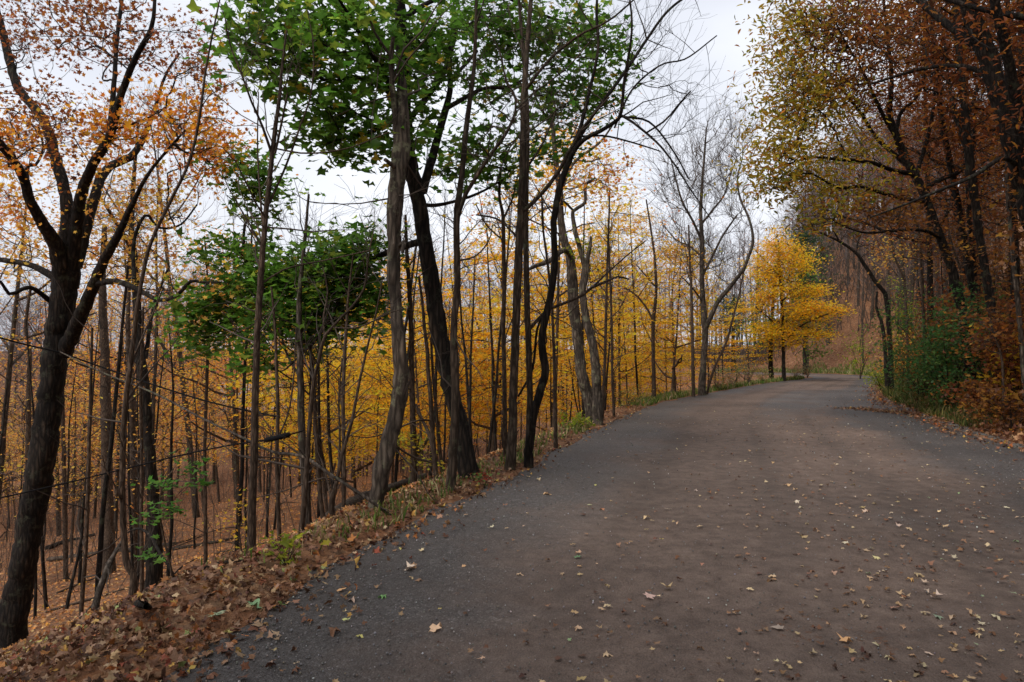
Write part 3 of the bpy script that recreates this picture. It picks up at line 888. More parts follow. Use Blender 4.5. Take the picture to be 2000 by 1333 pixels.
# ------------------------------------------------------------------ fallen leaves on the road, each its own thing
r = np.random.default_rng(17)
FL = [  # photo pixel, length m, colour, what it looks like
    (1268, 1189, .12, (.74, .52, .42), 'pale pink maple leaf with one long lobe, on bare gravel mid road'),
    (1187, 1206, .085, (.72, .58, .36), 'flat cream maple leaf just beside the pale pink leaf on the road'),
    (1303, 1170, .095, (.70, .45, .26), 'tan curled leaf just beyond the pale pink leaf'),
    (1507, 1146, .10, (.72, .52, .34), 'solitary tan leaf with ragged lobes on brown dusty track'),
    (1129, 1107, .09, (.16, .30, .14), 'green leaf lying under two tan leaves on the gravel'),
    (1129, 1096, .075, (.68, .44, .24), 'small tan leaf touching the far side of the green road leaf'),
    (1132, 1126, .075, (.68, .45, .2), 'small ochre leaf on the near side of the green road leaf'),
    (1015, 1138, .115, (.76, .54, .36), 'curled sand coloured maple leaf with raised edge on gravel'),
    (1112, 1278, .055, (.34, .48, .22), 'tiny light green leaf alone on the darkest gravel'),
    (850, 1253, .12, (.78, .56, .34), 'big cream maple leaf with its stalk, nearest whole leaf to the camera'),
    (498, 1192, .17, (.26, .42, .22), 'large pale green maple leaf at the edge of the litter'),
    (747, 1184, .085, (.24, .42, .16), 'small green leaf on bare gravel beyond the cream leaf with its stalk'),
    (676, 1232, .085, (.62, .60, .25), 'yellow green leaf on bare gravel beside the litter edge'),
    (444, 1254, .11, (.62, .55, .16), 'yellow maple leaf with dark notches at the corner of the litter'),
    (425, 1215, .14, (.42, .50, .34), 'grey green leaf half buried in brown litter at the road edge'),
    (560, 1188, .10, (.68, .46, .26), 'broad tan leaf lying near the large pale green leaf'),
    (665, 1175, .09, (.70, .42, .2), 'ochre leaf between the litter drift and the small green leaf'),
    (687, 1190, .12, (.50, .36, .3), 'greyish brown leaf with long lobes on dark gravel'),
    (800, 1127, .11, (.78, .60, .48), 'pale pink brown leaf with pointed lobes beside the leaf drift'),
    (905, 1125, .09, (.68, .42, .24), 'curled tan leaf alone beyond the leaf drift on gravel'),
    (580, 1328, .05, (.6, .42, .28), 'scrap of tan leaf at the very edge of the picture'),
    (960, 1045, .12, (.62, .60, .36), 'yellow green curled leaf on top of a small brown drift'),
    (1752, 1035, .11, (.05, .03, .025), 'crumpled nearly black leaf clump on the brown track'),
    (1833, 1227, .10, (.28, .40, .24), 'dull green leaf between two tan ones on the brown track'),
    (1810, 1217, .09, (.66, .52, .28), 'mustard leaf touching the dull green one on the brown track'),
    (1858, 1226, .09, (.68, .50, .32), 'light brown leaf uphill of the dull green one on the track'),
    (1828, 1183, .11, (.72, .58, .44), 'pale leaf with wide lobes on the shaded brown track'),
    (1778, 1152, .09, (.66, .36, .14), 'orange brown leaf in the thick of the scattered leaves'),
    (1806, 1154, .09, (.72, .52, .36), 'sand coloured leaf next to the orange brown one'),
    (1650, 1273, .10, (.70, .42, .2), 'orange tan leaf lying alone on the dark near track'),
    (1520, 1253, .12, (.42, .30, .24), 'dull brown leaf pressed flat on the near track'),
    (1712, 1107, .10, (.74, .66, .34), 'cream yellow leaf with a folded tip on the track'),
    (1702, 1090, .085, (.72, .66, .30), 'pale yellow leaf beyond the cream yellow one'),
    (1652, 1076, .10, (.74, .62, .46), 'off white maple leaf amid brown scraps on the road'),
    (1496, 1050, .09, (.70, .54, .38), 'tan leaf at the near edge of the scattered leaf belt'),
    (1556, 992, .11, (.78, .68, .54), 'whitish leaf on the far part of the dusty track'),
    (1685, 1005, .10, (.52, .38, .16), 'ochre leaf standing on its edge on the dusty track'),
    (1359, 971, .09, (.74, .58, .46), 'whitish leaf on grey gravel beyond the middle of the road'),
    (1303, 1006, .09, (.76, .62, .5), 'pale leaf in the centre of the road ahead of the whitish one'),
    (1176, 1007, .12, (.66, .34, .16), 'long orange scrap of leaf on grey gravel'),
    (1151, 1000, .09, (.44, .48, .26), 'greenish leaf beside the long orange scrap'),
    (1070, 977, .12, (.66, .44, .24), 'ochre leaf near the dark leaning trunk, out on the gravel'),
    (1052, 948, .11, (.66, .54, .34), 'tan leaf at the road edge before the twin trunks'),
]
STALK = _maple(.22, 5)
def one_leaf(name, label, px, py, size, col, group=None, seedv=0, up=None):
    p = hit(px, py)
    if p is None: return
    inn_ = in_road(np.array([p[0]]), np.array([p[1]]))[0]
    p[2] = (roadz(p[1]) + .014 if inn_ else p[2] + .03)
    rr = np.random.default_rng(seedv + int(px * 7 + py))
    G = Geo()
    tpl = MAPLES[seedv % len(MAPLES)]
    c = np.clip(np.array([col]) * np.exp(rr.normal(0, .05, (1, 3))), 0, .9)
    put(G, tpl, np.array([p]), size * .78, .22, c, rr, 0)
    # stalk
    a = rr.uniform(0, 6.28); s5 = np.linspace(0, 1, 4)[:, None]
    v0 = G.v[0][1]
    e = v0 + np.array([math.cos(a), math.sin(a), .1]) * size * .5
    st = v0 * (1 - s5) + e * s5; st[:, 2] = np.maximum(st[:, 2], p[2] - .004); st[1:3, 2] += size * .06
    tubes(G, st[None], np.full((1, 4), size * .011), 4, 0, tuple(c[0] * .7), rr)
    o = link(name, G.mesh('fallen_leaf', [M['litter']], p), None, p)
    tag(o, label, 'fallen leaf', group or 'fallen leaves lying on the gravel road')
    return o
for q, (px, py, sz, col, lb) in enumerate(FL):
    one_leaf('fallen_leaf', lb, px, py, sz * .78, col, seedv=q)
# the rest of the larger ones: nothing but their place tells them apart, so they share labels by colour and belt
cls = {'tan leaf among the scattered leaves on the uphill half of the road': (.50, .34, .21),
       'brown crumpled leaf among the scattered leaves on the uphill half of the road': (.30, .16, .10),
       'pale cream leaf among the scattered leaves on the uphill half of the road': (.62, .50, .35),
       'dull green leaf among the scattered leaves on the uphill half of the road': (.30, .36, .20),
       'tan leaf lying on the bare downhill half of the gravel road': (.66, .45, .28),
       'small brown leaf lying on the bare downhill half of the gravel road': (.34, .19, .11),
       'small yellowish leaf lying on the bare downhill half of the gravel road': (.6, .52, .18)}
keys = list(cls)
cnt = 0; tries = 0
while cnt < 190 and tries < 6000:
    tries += 1
    px = rng.uniform(560, 2040); py = 835 + 490 * rng.random() ** 1.25
    p = hit(px, py)
    if p is None: continue
    a = np.array([p[0]]); b = np.array([p[1]])
    if not in_road(a, b)[0]: continue
    dr_ = seg_dist(a, b, ER)[0]; dl_ = seg_dist(a, b, EL)[0]
    up_ = dr_ < 4.9
    pr = .95 * math.exp(-((dr_ - 2.6) / 1.5) ** 2) + .08 + .3 * math.exp(-dl_ / .5)
    if rng.random() > pr: continue
    kx = keys[rng.choice(4, p=[.45, .2, .27, .08])] if up_ else keys[4 + rng.choice(3, p=[.5, .3, .2])]
    one_leaf('fallen_leaf', kx, px, py, .03 + .035 * rng.random(), cls[kx], group=kx, seedv=cnt)
    cnt += 1

# ------------------------------------------------------------------ edging stones at the foot of the bank
E2 = ER[(ER[:, 1] > 2) & (ER[:, 1] < 27) & (ER[:, 0] > 0)]
s_ = np.r_[0, np.cumsum(np.linalg.norm(np.diff(E2, axis=0), axis=1))]
pos = 0.2; q = 0
r = np.random.default_rng(3)
ords = []
while pos < s_[-1] - .6:
    L = r.uniform(.32, .75)
    cx = np.interp(pos + L / 2, s_, E2[:, 0]); cy2 = np.interp(pos + L / 2, s_, E2[:, 1])
    ax = np.interp(pos + L, s_, E2[:, 0]) - np.interp(pos, s_, E2[:, 0]); ay = np.interp(pos + L, s_, E2[:, 1]) - np.interp(pos, s_, E2[:, 1])
    if r.random() > .12 or cy2 < 15:
        bm_v = []
        nxs, nys = 6, 4
        hgt = r.uniform(.025, .075); wd = r.uniform(.15, .24)
        for a in range(nxs + 1):
            for b in range(nys + 1):
                u, v = a / nxs * 2 - 1, b / nys * 2 - 1
                e = (1 - abs(u) ** 7) * (1 - abs(v) ** 6)
                bm_v.append((u * L * .49 * (1 - .10 * abs(v) ** 3) + r.normal(0, .005), v * wd * .5 * (1 - .12 * abs(u) ** 4) + r.normal(0, .006),
                             -.12 + (.12 + hgt + r.normal(0, .006)) * min(1, max(0, e) ** .35)))
        f = [[a * (nys + 1) + b, (a + 1) * (nys + 1) + b, (a + 1) * (nys + 1) + b + 1, a * (nys + 1) + b + 1] for a in range(nxs) for b in range(nys)]
        G = Geo(); G.add(bm_v, f)
        o = link('edging_stone', G.mesh('edging_stone', [M['stone']]), None, (cx + .06 + r.normal(0, .02), cy2, float(roadz(cy2))))
        o.rotation_euler = (r.normal(0, .06), r.normal(0, .04), math.atan2(ay, ax) + r.normal(0, .07))
        ords.append(o)
    pos += L + r.uniform(.01, .05)
for k_, o in enumerate(ords):
    bandn = 'near the dark overhanging bank' if o.location.y < 12 else 'below the dark green shrub' if o.location.y < 19 else 'where grass overgrows the edging'
    tag(o, 'low flat grey stone of the road edging ' + bandn, 'edging stone', 'edging stones ' + bandn)

# ------------------------------------------------------------------ trees the photograph shows one by one
ht = hand_tree
# big forked maple on the slope, lower side of the picture's near end
ht('maple_tree', 'massive forked maple with dark trunk and spreading limbs holding small reddish orange leaves', 'tree', 11,
   [(18, 1262, 37), (30, 1180, 36), (48, 1090, 35), (72, 960, 35), (93, 820, 35), (104, 720, 34), (116, 640, 34), (124, 570, 33), (132, 520, 27)],
   [[(126, 600, 22), (118, 500, 24, -.2), (92, 450, 18, -.5), (60, 395, 15, -.8), (45, 345, 13, -1), (8, 290, 12, -1.3), (-50, 230, 9, -1.7)],
    [(124, 540, 24), (130, 400, 17, .3), (105, 300, 15, .6), (85, 235, 14, .9), (35, 170, 12, 1.1), (12, 90, 11, 1.3), (-10, 0, 9, 1.5), (-20, -120, 6, 1.7)],
    [(136, 560, 26), (156, 400, 16, -.3), (178, 330, 14, -.6), (213, 268, 12, -.9), (238, 180, 10, -1.1), (266, 110, 8, -1.3), (297, 50, 6, -1.5), (305, -60, 4, -1.6)],
    [(145, 520, 22), (185, 385, 15, .4), (208, 330, 12, .8), (262, 300, 10, 1.2), (298, 225, 6, 1.5), (322, 150, 4, 1.7), (350, 105, 3, 1.9)],
    [(124, 690, 24), (160, 612, 19, -.3), (198, 520, 14, -.7), (230, 460, 11, -1), (258, 400, 8, -1.2), (290, 340, 5, -1.5), (330, 290, 4, -1.7), (362, 255, 2.6, -1.9)],
    [(180, 556, 9, -.5), (225, 550, 9, -.8), (268, 565, 7.5, -1.1), (308, 586, 6.5, -1.3), (345, 578, 5.5, -1.5), (372, 550, 5, -1.6), (402, 552, 4, -1.7), (432, 552, 3, -1.8)],
    [(110, 545, 12), (60, 518, 9, .3), (0, 508, 7.5, .5), (-70, 500, 6, .8)],
    [(100, 590, 8), (60, 562, 6, -.4), (20, 575, 5, -.7), (0, 550, 4, -.9), (-50, 535, 3, -1)],
    [(213, 268, 8, -.9), (222, 180, 7, -.7), (228, 80, 6, -.4), (238, 0, 5, -.2), (245, -80, 4, 0)],
    [(60, 400, 7, -.7), (52, 330, 5, -.3), (70, 322, 4, -.2), (84, 290, 3, 0), (76, 250, 3, .2)],
    [(262, 545, 6, -1), (262, 470, 5, -.8), (285, 420, 4.5, -.6), (310, 445, 4, -.4), (352, 440, 3, -.2), (385, 400, 2.5, 0)]],
   [(60, 60, 130, 90, 0, 2.2, 55, 'rust'), (210, 60, 120, 90, 0, 2.2, 55, 'rust'), (350, 130, 80, 80, -.6, 1.5, 40, 'rust'),
    (330, 240, 90, 60, -.8, 1.4, 60, 'orange'), (400, 300, 60, 70, -1, 1, 60, 'orange'), (200, 270, 50, 30, -.6, .8, 22, 'orange'), (25, 270, 50, 60, -.6, .8, 24, 'orange'), (90, 250, 110, 90, 0, 2, 55, 'rust'),
    (215, 270, 60, 50, -.6, 1.2, 26, 'orange'), (25, 300, 50, 50, -1, 1, 20, 'orange'), (280, 400, 110, 70, 0, 1.6, 50, 'amber'),
    (240, 500, 90, 50, 0, 1.5, 34, 'amber'), (40, 430, 70, 60, .2, 1.5, 26, 'orange'), (45, 500, 60, 40, .2, 1.5, 18, 'amber'),
    (-60, 200, 90, 200, 0, 2, 40, 'rust'), (200, -120, 300, 110, 0, 2.5, 70, 'rust'), (410, 560, 60, 30, -1.6, .5, 12, 'amber')],
   'bark_dark', asc=.45, r0=.0038, per=16, spread=.13, size=.078, tpl=STAR, tilt=.9, extra_twigs=3, twlen=.3, seed=1, twigs='twig_dark', wig=.06, leaf='rust', ws=.66)

# leaning black trunk with the green crown
ht('maple_tree', 'leaning black maple trunk at the road edge carrying the dense dark green crown', 'tree', 8.6,
   [(921, 958, 23), (910, 900, 22), (898, 830, 18.5), (882, 765, 18), (866, 690, 18.5), (850, 600, 18.5), (838, 520, 17.5), (825, 440, 17), (812, 370, 17), (800, 320, 17),
    (793, 260, 15), (787, 150, 14), (783, 60, 13), (780, -60, 11), (775, -200, 8), (770, -340, 5)],
   [[(798, 260, 8), (801, 234, 7, .3), (830, 195, 7, .6), (860, 155, 6, .9), (875, 120, 5, 1.1), (886, 80, 5, 1.2), (890, 30, 4, 1.3)],
    [(826, 375, 10), (846, 300, 9, .3), (860, 250, 8.5, .5), (870, 215, 8, .6), (879, 175, 6.5, .8), (878, 130, 6, .9), (878, 60, 4, 1)],
    [(873, 212, 5, .6), (900, 196, 5, .9), (945, 174, 4.5, 1.3), (1000, 168, 3.5, 1.8), (1045, 140, 2, 2.3)],
    [(880, 155, 4, .8), (905, 130, 4, 1.2), (932, 100, 3, 1.5)],
    [(795, 260, 7), (772, 190, 7, -.5), (748, 140, 6, -.9), (716, 90, 5, -1.3), (688, 40, 4, -1.6), (650, -20, 3, -1.9)],
    [(788, 220, 6), (745, 168, 5, -.4), (690, 150, 4, -.9), (640, 158, 3.4, -1.2), (560, 120, 2, -1.6)],
    [(832, 470, 8), (775, 486, 7, .3), (700, 520, 6, .6), (620, 555, 5, .9), (540, 592, 4, 1.1), (470, 622, 3, 1.2), (400, 640, 2, 1.3)],
    [(700, 520, 4, .6), (655, 600, 4, .3), (620, 660, 3, .1), (560, 720, 2, 0)],
    [(780, -60, 6), (700, -100, 5, -.6), (600, -80, 4, -1.2), (500, -20, 3, -1.8)],
    [(780, -40, 6), (880, -90, 5, .8), (1000, -60, 4, 1.8), (1120, -20, 3, 2.5)],
    [(784, 40, 6), (850, 0, 5, .8), (950, -20, 4, 1.7), (1060, 30, 3.4, 2.5), (1170, 60, 2, 3)],
    [(790, 200, 5), (760, 240, 4.5, -.6), (700, 265, 4, -1), (640, 280, 2.5, -1.3)],
    [(818, 400, 5), (860, 400, 4, .7), (930, 380, 3, 1.4), (985, 350, 2, 2)]],
   [(560, 60, 66, 60, -1.4, .9, 28), (500, 105, 34, 42, -1.6, .3, 20), (480, 5, 30, 25, -1.8, .3, 8), (610, 130, 84, 74, -1.2, 1.0, 34), (690, 60, 90, 80, -1, 1.1, 40),
    (650, 215, 60, 50, -1, .7, 20), (720, 255, 90, 62, -.9, .8, 38), (640, 270, 50, 35, -1.2, .3, 18), (740, 150, 60, 60, -.5, .6, 30), (830, 70, 80, 70, .3, .8, 46), (860, 160, 50, 50, .6, .6, 18),
    (950, 50, 90, 70, 1.7, .7, 50), (1050, 80, 100, 75, 2.3, .7, 60), (1150, 80, 75, 70, 2.8, .6, 46), (1190, 175, 50, 60, 2.9, .4, 26), (1090, 190, 90, 55, 2.5, .6, 40),
    (960, 175, 60, 40, 1.6, .5, 18), (935, 300, 75, 35, 1.5, .5, 30), (880, 335, 45, 30, .9, .4, 12), (970, 350, 60, 35, 1.9, .4, 20), (1060, 290, 60, 40, 2.3, .5, 22), (835, 255, 25, 45, .3, .4, 10),
    (560, 560, 100, 50, 1.0, .6, 120), (660, 545, 80, 55, .6, .5, 110), (700, 500, 60, 30, .5, .4, 44), (440, 590, 70, 45, 1.2, .5, 60), (390, 630, 45, 50, 1.3, .4, 30), (470, 500, 40, 26, 1.2, .4, 20), (600, 630, 110, 45, .6, .6, 100), (505, 390, 50, 55, 1.5, .4, 34), (470, 320, 40, 25, 1.5, .3, 14),
    (440, 650, 60, 40, 1.2, .3, 22), (510, 700, 50, 40, .3, .4, 20), (730, 600, 40, 40, .4, .4, 16), (400, 500, 30, 25, 1.4, .3, 9),
    (640, -120, 220, 80, -1, 1, 60), (950, -120, 240, 80, 1.5, 1, 60)],
   'bark_dark', leaf='green', asc=.15, aw=.7, r0=.0035, per=14, spread=[.15, .15, .10], size=.112, tpl=MAPLE, tilt=.55, extra_twigs=2, twlen=.22, seed=2, flare=.12, twigs='twig_dark', ws=.88)

# broken snag
ht('dead_tree', 'broken grey snag with shaggy peeling bark standing before the leaning black trunk', 'dead tree', 7.0,
   [(718, 1046, 20), (733, 990, 20), (748, 915, 21), (763, 850, 20), (777, 790, 19), (783, 740, 21), (781, 690, 19), (773, 600, 17), (768, 520, 17), (770, 440, 18), (776, 360, 20), (783, 290, 21), (785, 230, 19), (785, 190, 15)],
   [[(775, 300, 8), (772, 230, 7.5, -.05), (766, 170, 7, -.1), (764, 110, 6.5, -.15), (768, 72, 5, -.2)],
    [(764, 112, 4.5, -.15), (745, 85, 4, -.2), (730, 60, 3.5, -.25), (722, 38, 3, -.3)],
    [(776, 335, 6), (765, 322, 5.5, -.1), (752, 312, 5, -.2)],
    [(782, 480, 7), (790, 474, 6, -.08), (786, 494, 4, -.12)]],
   (), 'bark_pale', k=20, rough=.13, flare=.1, seed=3, broken=True, sprigs=26, twlen=.45, twigs='twig', up=.0, ws=.74)

slim = dict(bark_m='bark_slim', k=9, rough=.04, flare=.25)
ht('young_tree', 'slim grey maple pole crossing in front of the leaning black trunk base', 'tree', 7.9,
   [(876, 987, 14), (882, 930, 11), (887, 850, 10), (890, 780, 9.5), (888, 700, 9), (886, 640, 8), (893, 560, 8), (892, 480, 7.5), (893, 415, 7.5), (903, 330, 6.5), (912, 240, 6), (924, 150, 5), (929, 60, 4), (932, -60, 3)],
   [[(893, 430, 5), (908, 385, 5, -.1), (932, 344, 4.6, -.2), (960, 300, 4.3, -.3), (988, 262, 4, -.35), (1008, 215, 3, -.4), (1003, 180, 2, -.4)],
    [(893, 510, 2.5), (930, 500, 2, -.3), (955, 470, 1.6, -.5), (962, 440, 1.2, -.6)],
    [(1010, 212, 2.5, -.4), (1045, 180, 2, -.3), (1110, 130, 1.6, -.1), (1170, 60, 1.2, 0)]],
   [(960, 120, 120, 130, -.3, 1, 30), (1000, 250, 90, 80, -.4, .8, 24)], seed=4, sprigs=46, twlen=.55, extra_twigs=1, r0=.003, **{**slim, 'bark_m': 'bark_brown'})
ht('young_tree', 'straighter lower stem of the twin brown trunks at the lip of the road', 'tree', 9.3,
   [(996, 912, 12), (1001, 840, 10.5), (1003, 760, 10), (1006, 680, 9.8), (1009, 600, 9.4), (1013, 500, 9), (1017, 410, 8.4), (1021, 300, 8), (1023, 200, 7), (1029, 100, 6), (1037, 0, 5), (1043, -100, 4)],
   [[(1020, 415, 5.5), (1052, 385, 5, -.1), (1088, 340, 4.4, -.2), (1115, 290, 4, -.3), (1146, 240, 3, -.4), (1190, 190, 2, -.5)],
    [(1024, 180, 4), (1070, 120, 3.6, -.2), (1130, 70, 3, -.4), (1190, 40, 2.4, -.6), (1260, -20, 1.8, -.8)],
    [(1024, 220, 3), (990, 160, 2.6, .2), (975, 100, 2, .4), (940, 30, 1.5, .5)],
    [(1016, 470, 3), (975, 430, 2.5, .3), (930, 420, 1.8, .5)]],
   [(1120, 60, 110, 90, -.3, 1, 34), (1080, 230, 80, 80, -.2, .7, 24)], seed=5, sprigs=40, twlen=.5, extra_twigs=1, r0=.003, **{**slim, 'bark_m': 'bark_brown'})
ht('young_tree', 'farther stem of the twin brown trunks, with a long low bough', 'tree', 9.8,
   [(1031, 893, 9), (1034, 830, 8), (1035, 770, 7.5), (1033, 690, 7.3), (1030, 606, 7), (1028, 524, 7), (1027, 440, 6.6), (1028, 340, 6.2), (1030, 240, 6), (1026, 160, 5), (1020, 80, 4), (1012, -20, 3)],
   [[(1032, 645, 4.5), (1060, 615, 4, .1), (1076, 603, 3.8, .2), (1131, 580, 3.4, .4), (1155, 563, 3.2, .5), (1181, 551, 3, .6), (1206, 541, 2.5, .7), (1228, 546, 2, .8)],
    [(1155, 563, 2.4, .5), (1190, 530, 2, .7), (1230, 495, 1.6, .9), (1262, 470, 1.2, 1)],
    [(1028, 330, 3), (1060, 280, 2.6, .2), (1085, 220, 2, .3)]],
   [(1190, 520, 60, 40, .6, .3, 12), (1060, 120, 70, 120, .3, .8, 20)], seed=6, sprigs=30, twlen=.45, extra_twigs=1, r0=.003, **{**slim, 'bark_m': 'bark_brown'})
ht('young_tree', 'crooked S shaped dark trunk beside the twin trunks, its boughs arching over the road', 'tree', 9.6,
   [(1032, 895, 11), (1036, 850, 10), (1044, 805, 9.5), (1055, 765, 9.5), (1065, 728, 9), (1060, 690, 9), (1058, 660, 8.5), (1065, 620, 8.5), (1075, 580, 8.5), (1083, 520, 8), (1082, 470, 7.5), (1082, 430, 7.5),
    (1092, 370, 7.5), (1103, 335, 7), (1115, 305, 6.5), (1128, 265, 5), (1140, 225, 4.5), (1152, 175, 4), (1168, 95, 3.4), (1165, 20, 3), (1172, -60, 2.5)],
   [[(1108, 320, 6), (1130, 282, 5.6, -.1), (1161, 262, 5.2, -.2), (1190, 246, 4.6, -.3), (1212, 224, 4.2, -.4), (1219, 160, 3.5, -.5), (1234, 60, 2.7, -.7), (1228, -20, 2, -.8)],
    [(1122, 292, 4.6), (1140, 255, 4.4, .1), (1165, 215, 4.2, .2), (1202, 166, 4, .4), (1238, 115, 3.7, .6), (1268, 70, 3.5, .7), (1306, 20, 3, .9), (1360, -20, 2.5, 1.1), (1420, -60, 2, 1.3)],
    [(1214, 226, 3.2, -.4), (1240, 242, 3, -.5), (1264, 262, 2.8, -.6), (1292, 288, 2.5, -.7), (1320, 325, 2.1, -.8), (1350, 372, 1.8, -.9), (1390, 430, 1.3, -1)],
    [(1262, 260, 2.4, -.6), (1300, 235, 2.2, -.7), (1325, 205, 2, -.8), (1349, 178, 1.7, -.9)],
    [(1214, 228, 2.6, -.4), (1270, 240, 2.4, -.2), (1318, 300, 2, 0), (1345, 350, 1.6, .1)],
    [(1200, 250, 2.5, -.3), (1235, 175, 2.3, -.2), (1290, 128, 2, -.1), (1340, 115, 1.8, 0), (1400, 70, 1.4, .1)],
    [(1115, 268, 2.6), (1180, 266, 2.4, -.2), (1240, 280, 2, -.4), (1290, 296, 1.5, -.6)],
    [(1078, 590, 2.4), (1050, 640, 3, .1), (1040, 720, 3, .2), (1012, 775, 2.5, .3)]],
   [(1300, 200, 130, 100, 0, .8, 34), (1250, 60, 90, 80, 0, .8, 26), (1330, 350, 70, 60, -.6, .5, 14)], seed=7, sprigs=40, twlen=.5, extra_twigs=2, r0=.0028, **{**slim, 'bark_m': 'bark_dark', 'twigs': 'twig_dark'})
ht('young_tree', 'thin knobbly brown stem standing just downhill of the twin trunks', 'tree', 10.5,
   [(988, 915, 6), (986, 830, 5.4), (985, 730, 5.2), (983, 640, 5), (985, 560, 4.8), (983, 450, 4.4), (982, 420, 4), (975, 380, 3.4), (978, 330, 3)],
   [[(982, 430, 2.6), (1000, 390, 2.2, .1), (1012, 340, 1.8, .2)], [(983, 470, 2), (950, 440, 1.8, -.2), (930, 400, 1.4, -.3)]],
   [(985, 380, 60, 60, 0, .6, 14)], seed=8, sprigs=16, twlen=.5, r0=.003, leaf='yorange', per=3, size=.07, tpl=STAR, **slim)
ht('young_tree', 'thin dark stem between the crooked trunk and the pale pair', 'tree', 11.5,
   [(1085, 875, 5), (1085, 800, 4), (1082, 700, 3.6), (1078, 600, 3.2), (1070, 520, 3), (1060, 440, 2.4), (1058, 380, 2)], (), (), seed=9, sprigs=18, twlen=.6, **slim)

# pale double trunk beyond
ht('maple_tree', 'thick grey brown trunk of the pale pair, leaning over the slope behind the other', 'tree', 15.8,
   [(1160, 826, 15), (1148, 775, 14.5), (1136, 728, 14.5), (1128, 660, 14), (1121, 600, 14), (1117, 545, 13.5), (1113, 500, 12), (1103, 474, 11), (1095, 430, 9), (1094, 382, 8), (1086, 320, 7), (1080, 250, 6), (1072, 170, 4)],
   [[(1116, 500, 7), (1100, 490, 7, -.4), (1070, 512, 6, -.8), (1045, 520, 5, -1.1), (1028, 530, 3, -1.3)],
    [(1093, 380, 5), (1120, 320, 4, .5), (1170, 280, 3, 1), (1200, 240, 2, 1.3)],
    [(1080, 250, 4), (1050, 200, 3, -.5), (1030, 140, 2, -.9)]],
   [(1190, 330, 70, 60, .8, 1.2, 50), (1110, 320, 60, 80, 0, 1.2, 40), (1040, 380, 60, 60, -.8, 1, 30), (1140, 230, 70, 50, .5, 1, 30), (960, 430, 60, 50, 0, 1.2, 24)],
   'bark_pale', leaf='orange', per=7, spread=.24, size=.085, tpl=STAR, tilt=.7, r0=.005, seed=10, k=16, flare=.15, twigs='twig_mauve')
ht('maple_tree', 'lighter mottled trunk of the pale pair, forked high with a snapped stub', 'tree', 15.2,
   [(1168, 822, 13), (1166, 770, 12), (1163, 715, 12), (1157, 670, 11), (1148, 640, 10.5), (1141, 600, 9.5), (1138, 570, 9), (1141, 545, 10), (1145, 515, 9.5)],
   [[(1144, 525, 7), (1149, 495, 5.5), (1153, 478, 4.5), (1154, 462, 3)],
    [(1144, 530, 7), (1134, 490, 6), (1125, 460, 6), (1119, 425, 5.5), (1120, 412, 5), (1134, 403, 4.5, .1), (1143, 393, 4.4, .2), (1144, 362, 4, .2), (1160, 350, 2.5, .4)],
    [(1120, 412, 3), (1106, 398, 3, -.2), (1100, 392, 2, -.3)]],
   [(1136, 490, 16, 30, 0, .25, 10, 'lime'), (1170, 350, 60, 40, .4, .6, 22, 'orange')],
   'bark_pale', per=9, spread=.12, size=.09, tpl=STAR, tilt=.8, r0=.004, seed=11, k=16, flare=.15, leaf='orange')

# thin stems and trees along the far part of the lip
ht('young_tree', 'very thin straight stem just uphill of the pale pair, first of two', 'tree', 16.2, [(1176, 812, 4.2), (1180, 740, 3.6), (1182, 680, 3.4), (1184, 600, 3), (1186, 520, 2.6), (1189, 440, 2.2), (1191, 370, 1.6)], (), (), seed=12, sprigs=22, twlen=.7, **slim)
ht('young_tree', 'very thin straight stem just uphill of the pale pair, second of two', 'tree', 17, [(1199, 806, 3.4), (1196, 740, 3), (1195, 660, 2.8), (1193, 580, 2.6), (1190, 500, 2.2), (1188, 430, 1.8)], (), (), seed=13, sprigs=22, twlen=.7, **slim)
ht('young_tree', 'slender forked grey stem amid yellow leaves midway from pale pair to bare tree', 'tree', 23,
   [(1277, 750, 5), (1276, 700, 4.4), (1275, 640, 4.2), (1276, 625, 4.4), (1281, 580, 3.6), (1281, 540, 3.2), (1278, 500, 2.8), (1270, 440, 2.2), (1262, 390, 1.6)],
   [[(1276, 628, 3), (1262, 600, 2.6, .2), (1240, 575, 2.2, .3), (1215, 560, 1.6, .4)], [(1280, 560, 2), (1262, 540, 1.6, -.2), (1245, 520, 1.3, -.3)]],
   [(1275, 480, 50, 70, 0, 1.2, 40), (1270, 570, 60, 60, 0, 1.2, 30, 'yellow')], seed=14, sprigs=20, twlen=.8, leaf='orange', per=6, size=.1, tpl=STAR, r0=.005, spread=.25, **slim)
ht('young_tree', 'straight thin grey stem just downhill of the tall bare tree', 'tree', 26, [(1354, 760, 4), (1353, 700, 3.6), (1352, 640, 3.4), (1350, 560, 3), (1347, 500, 2.4), (1345, 440, 1.8)], (),
   [(1348, 480, 25, 60, 0, .8, 30)], seed=15, sprigs=24, twlen=.9, r0=.005, **slim)
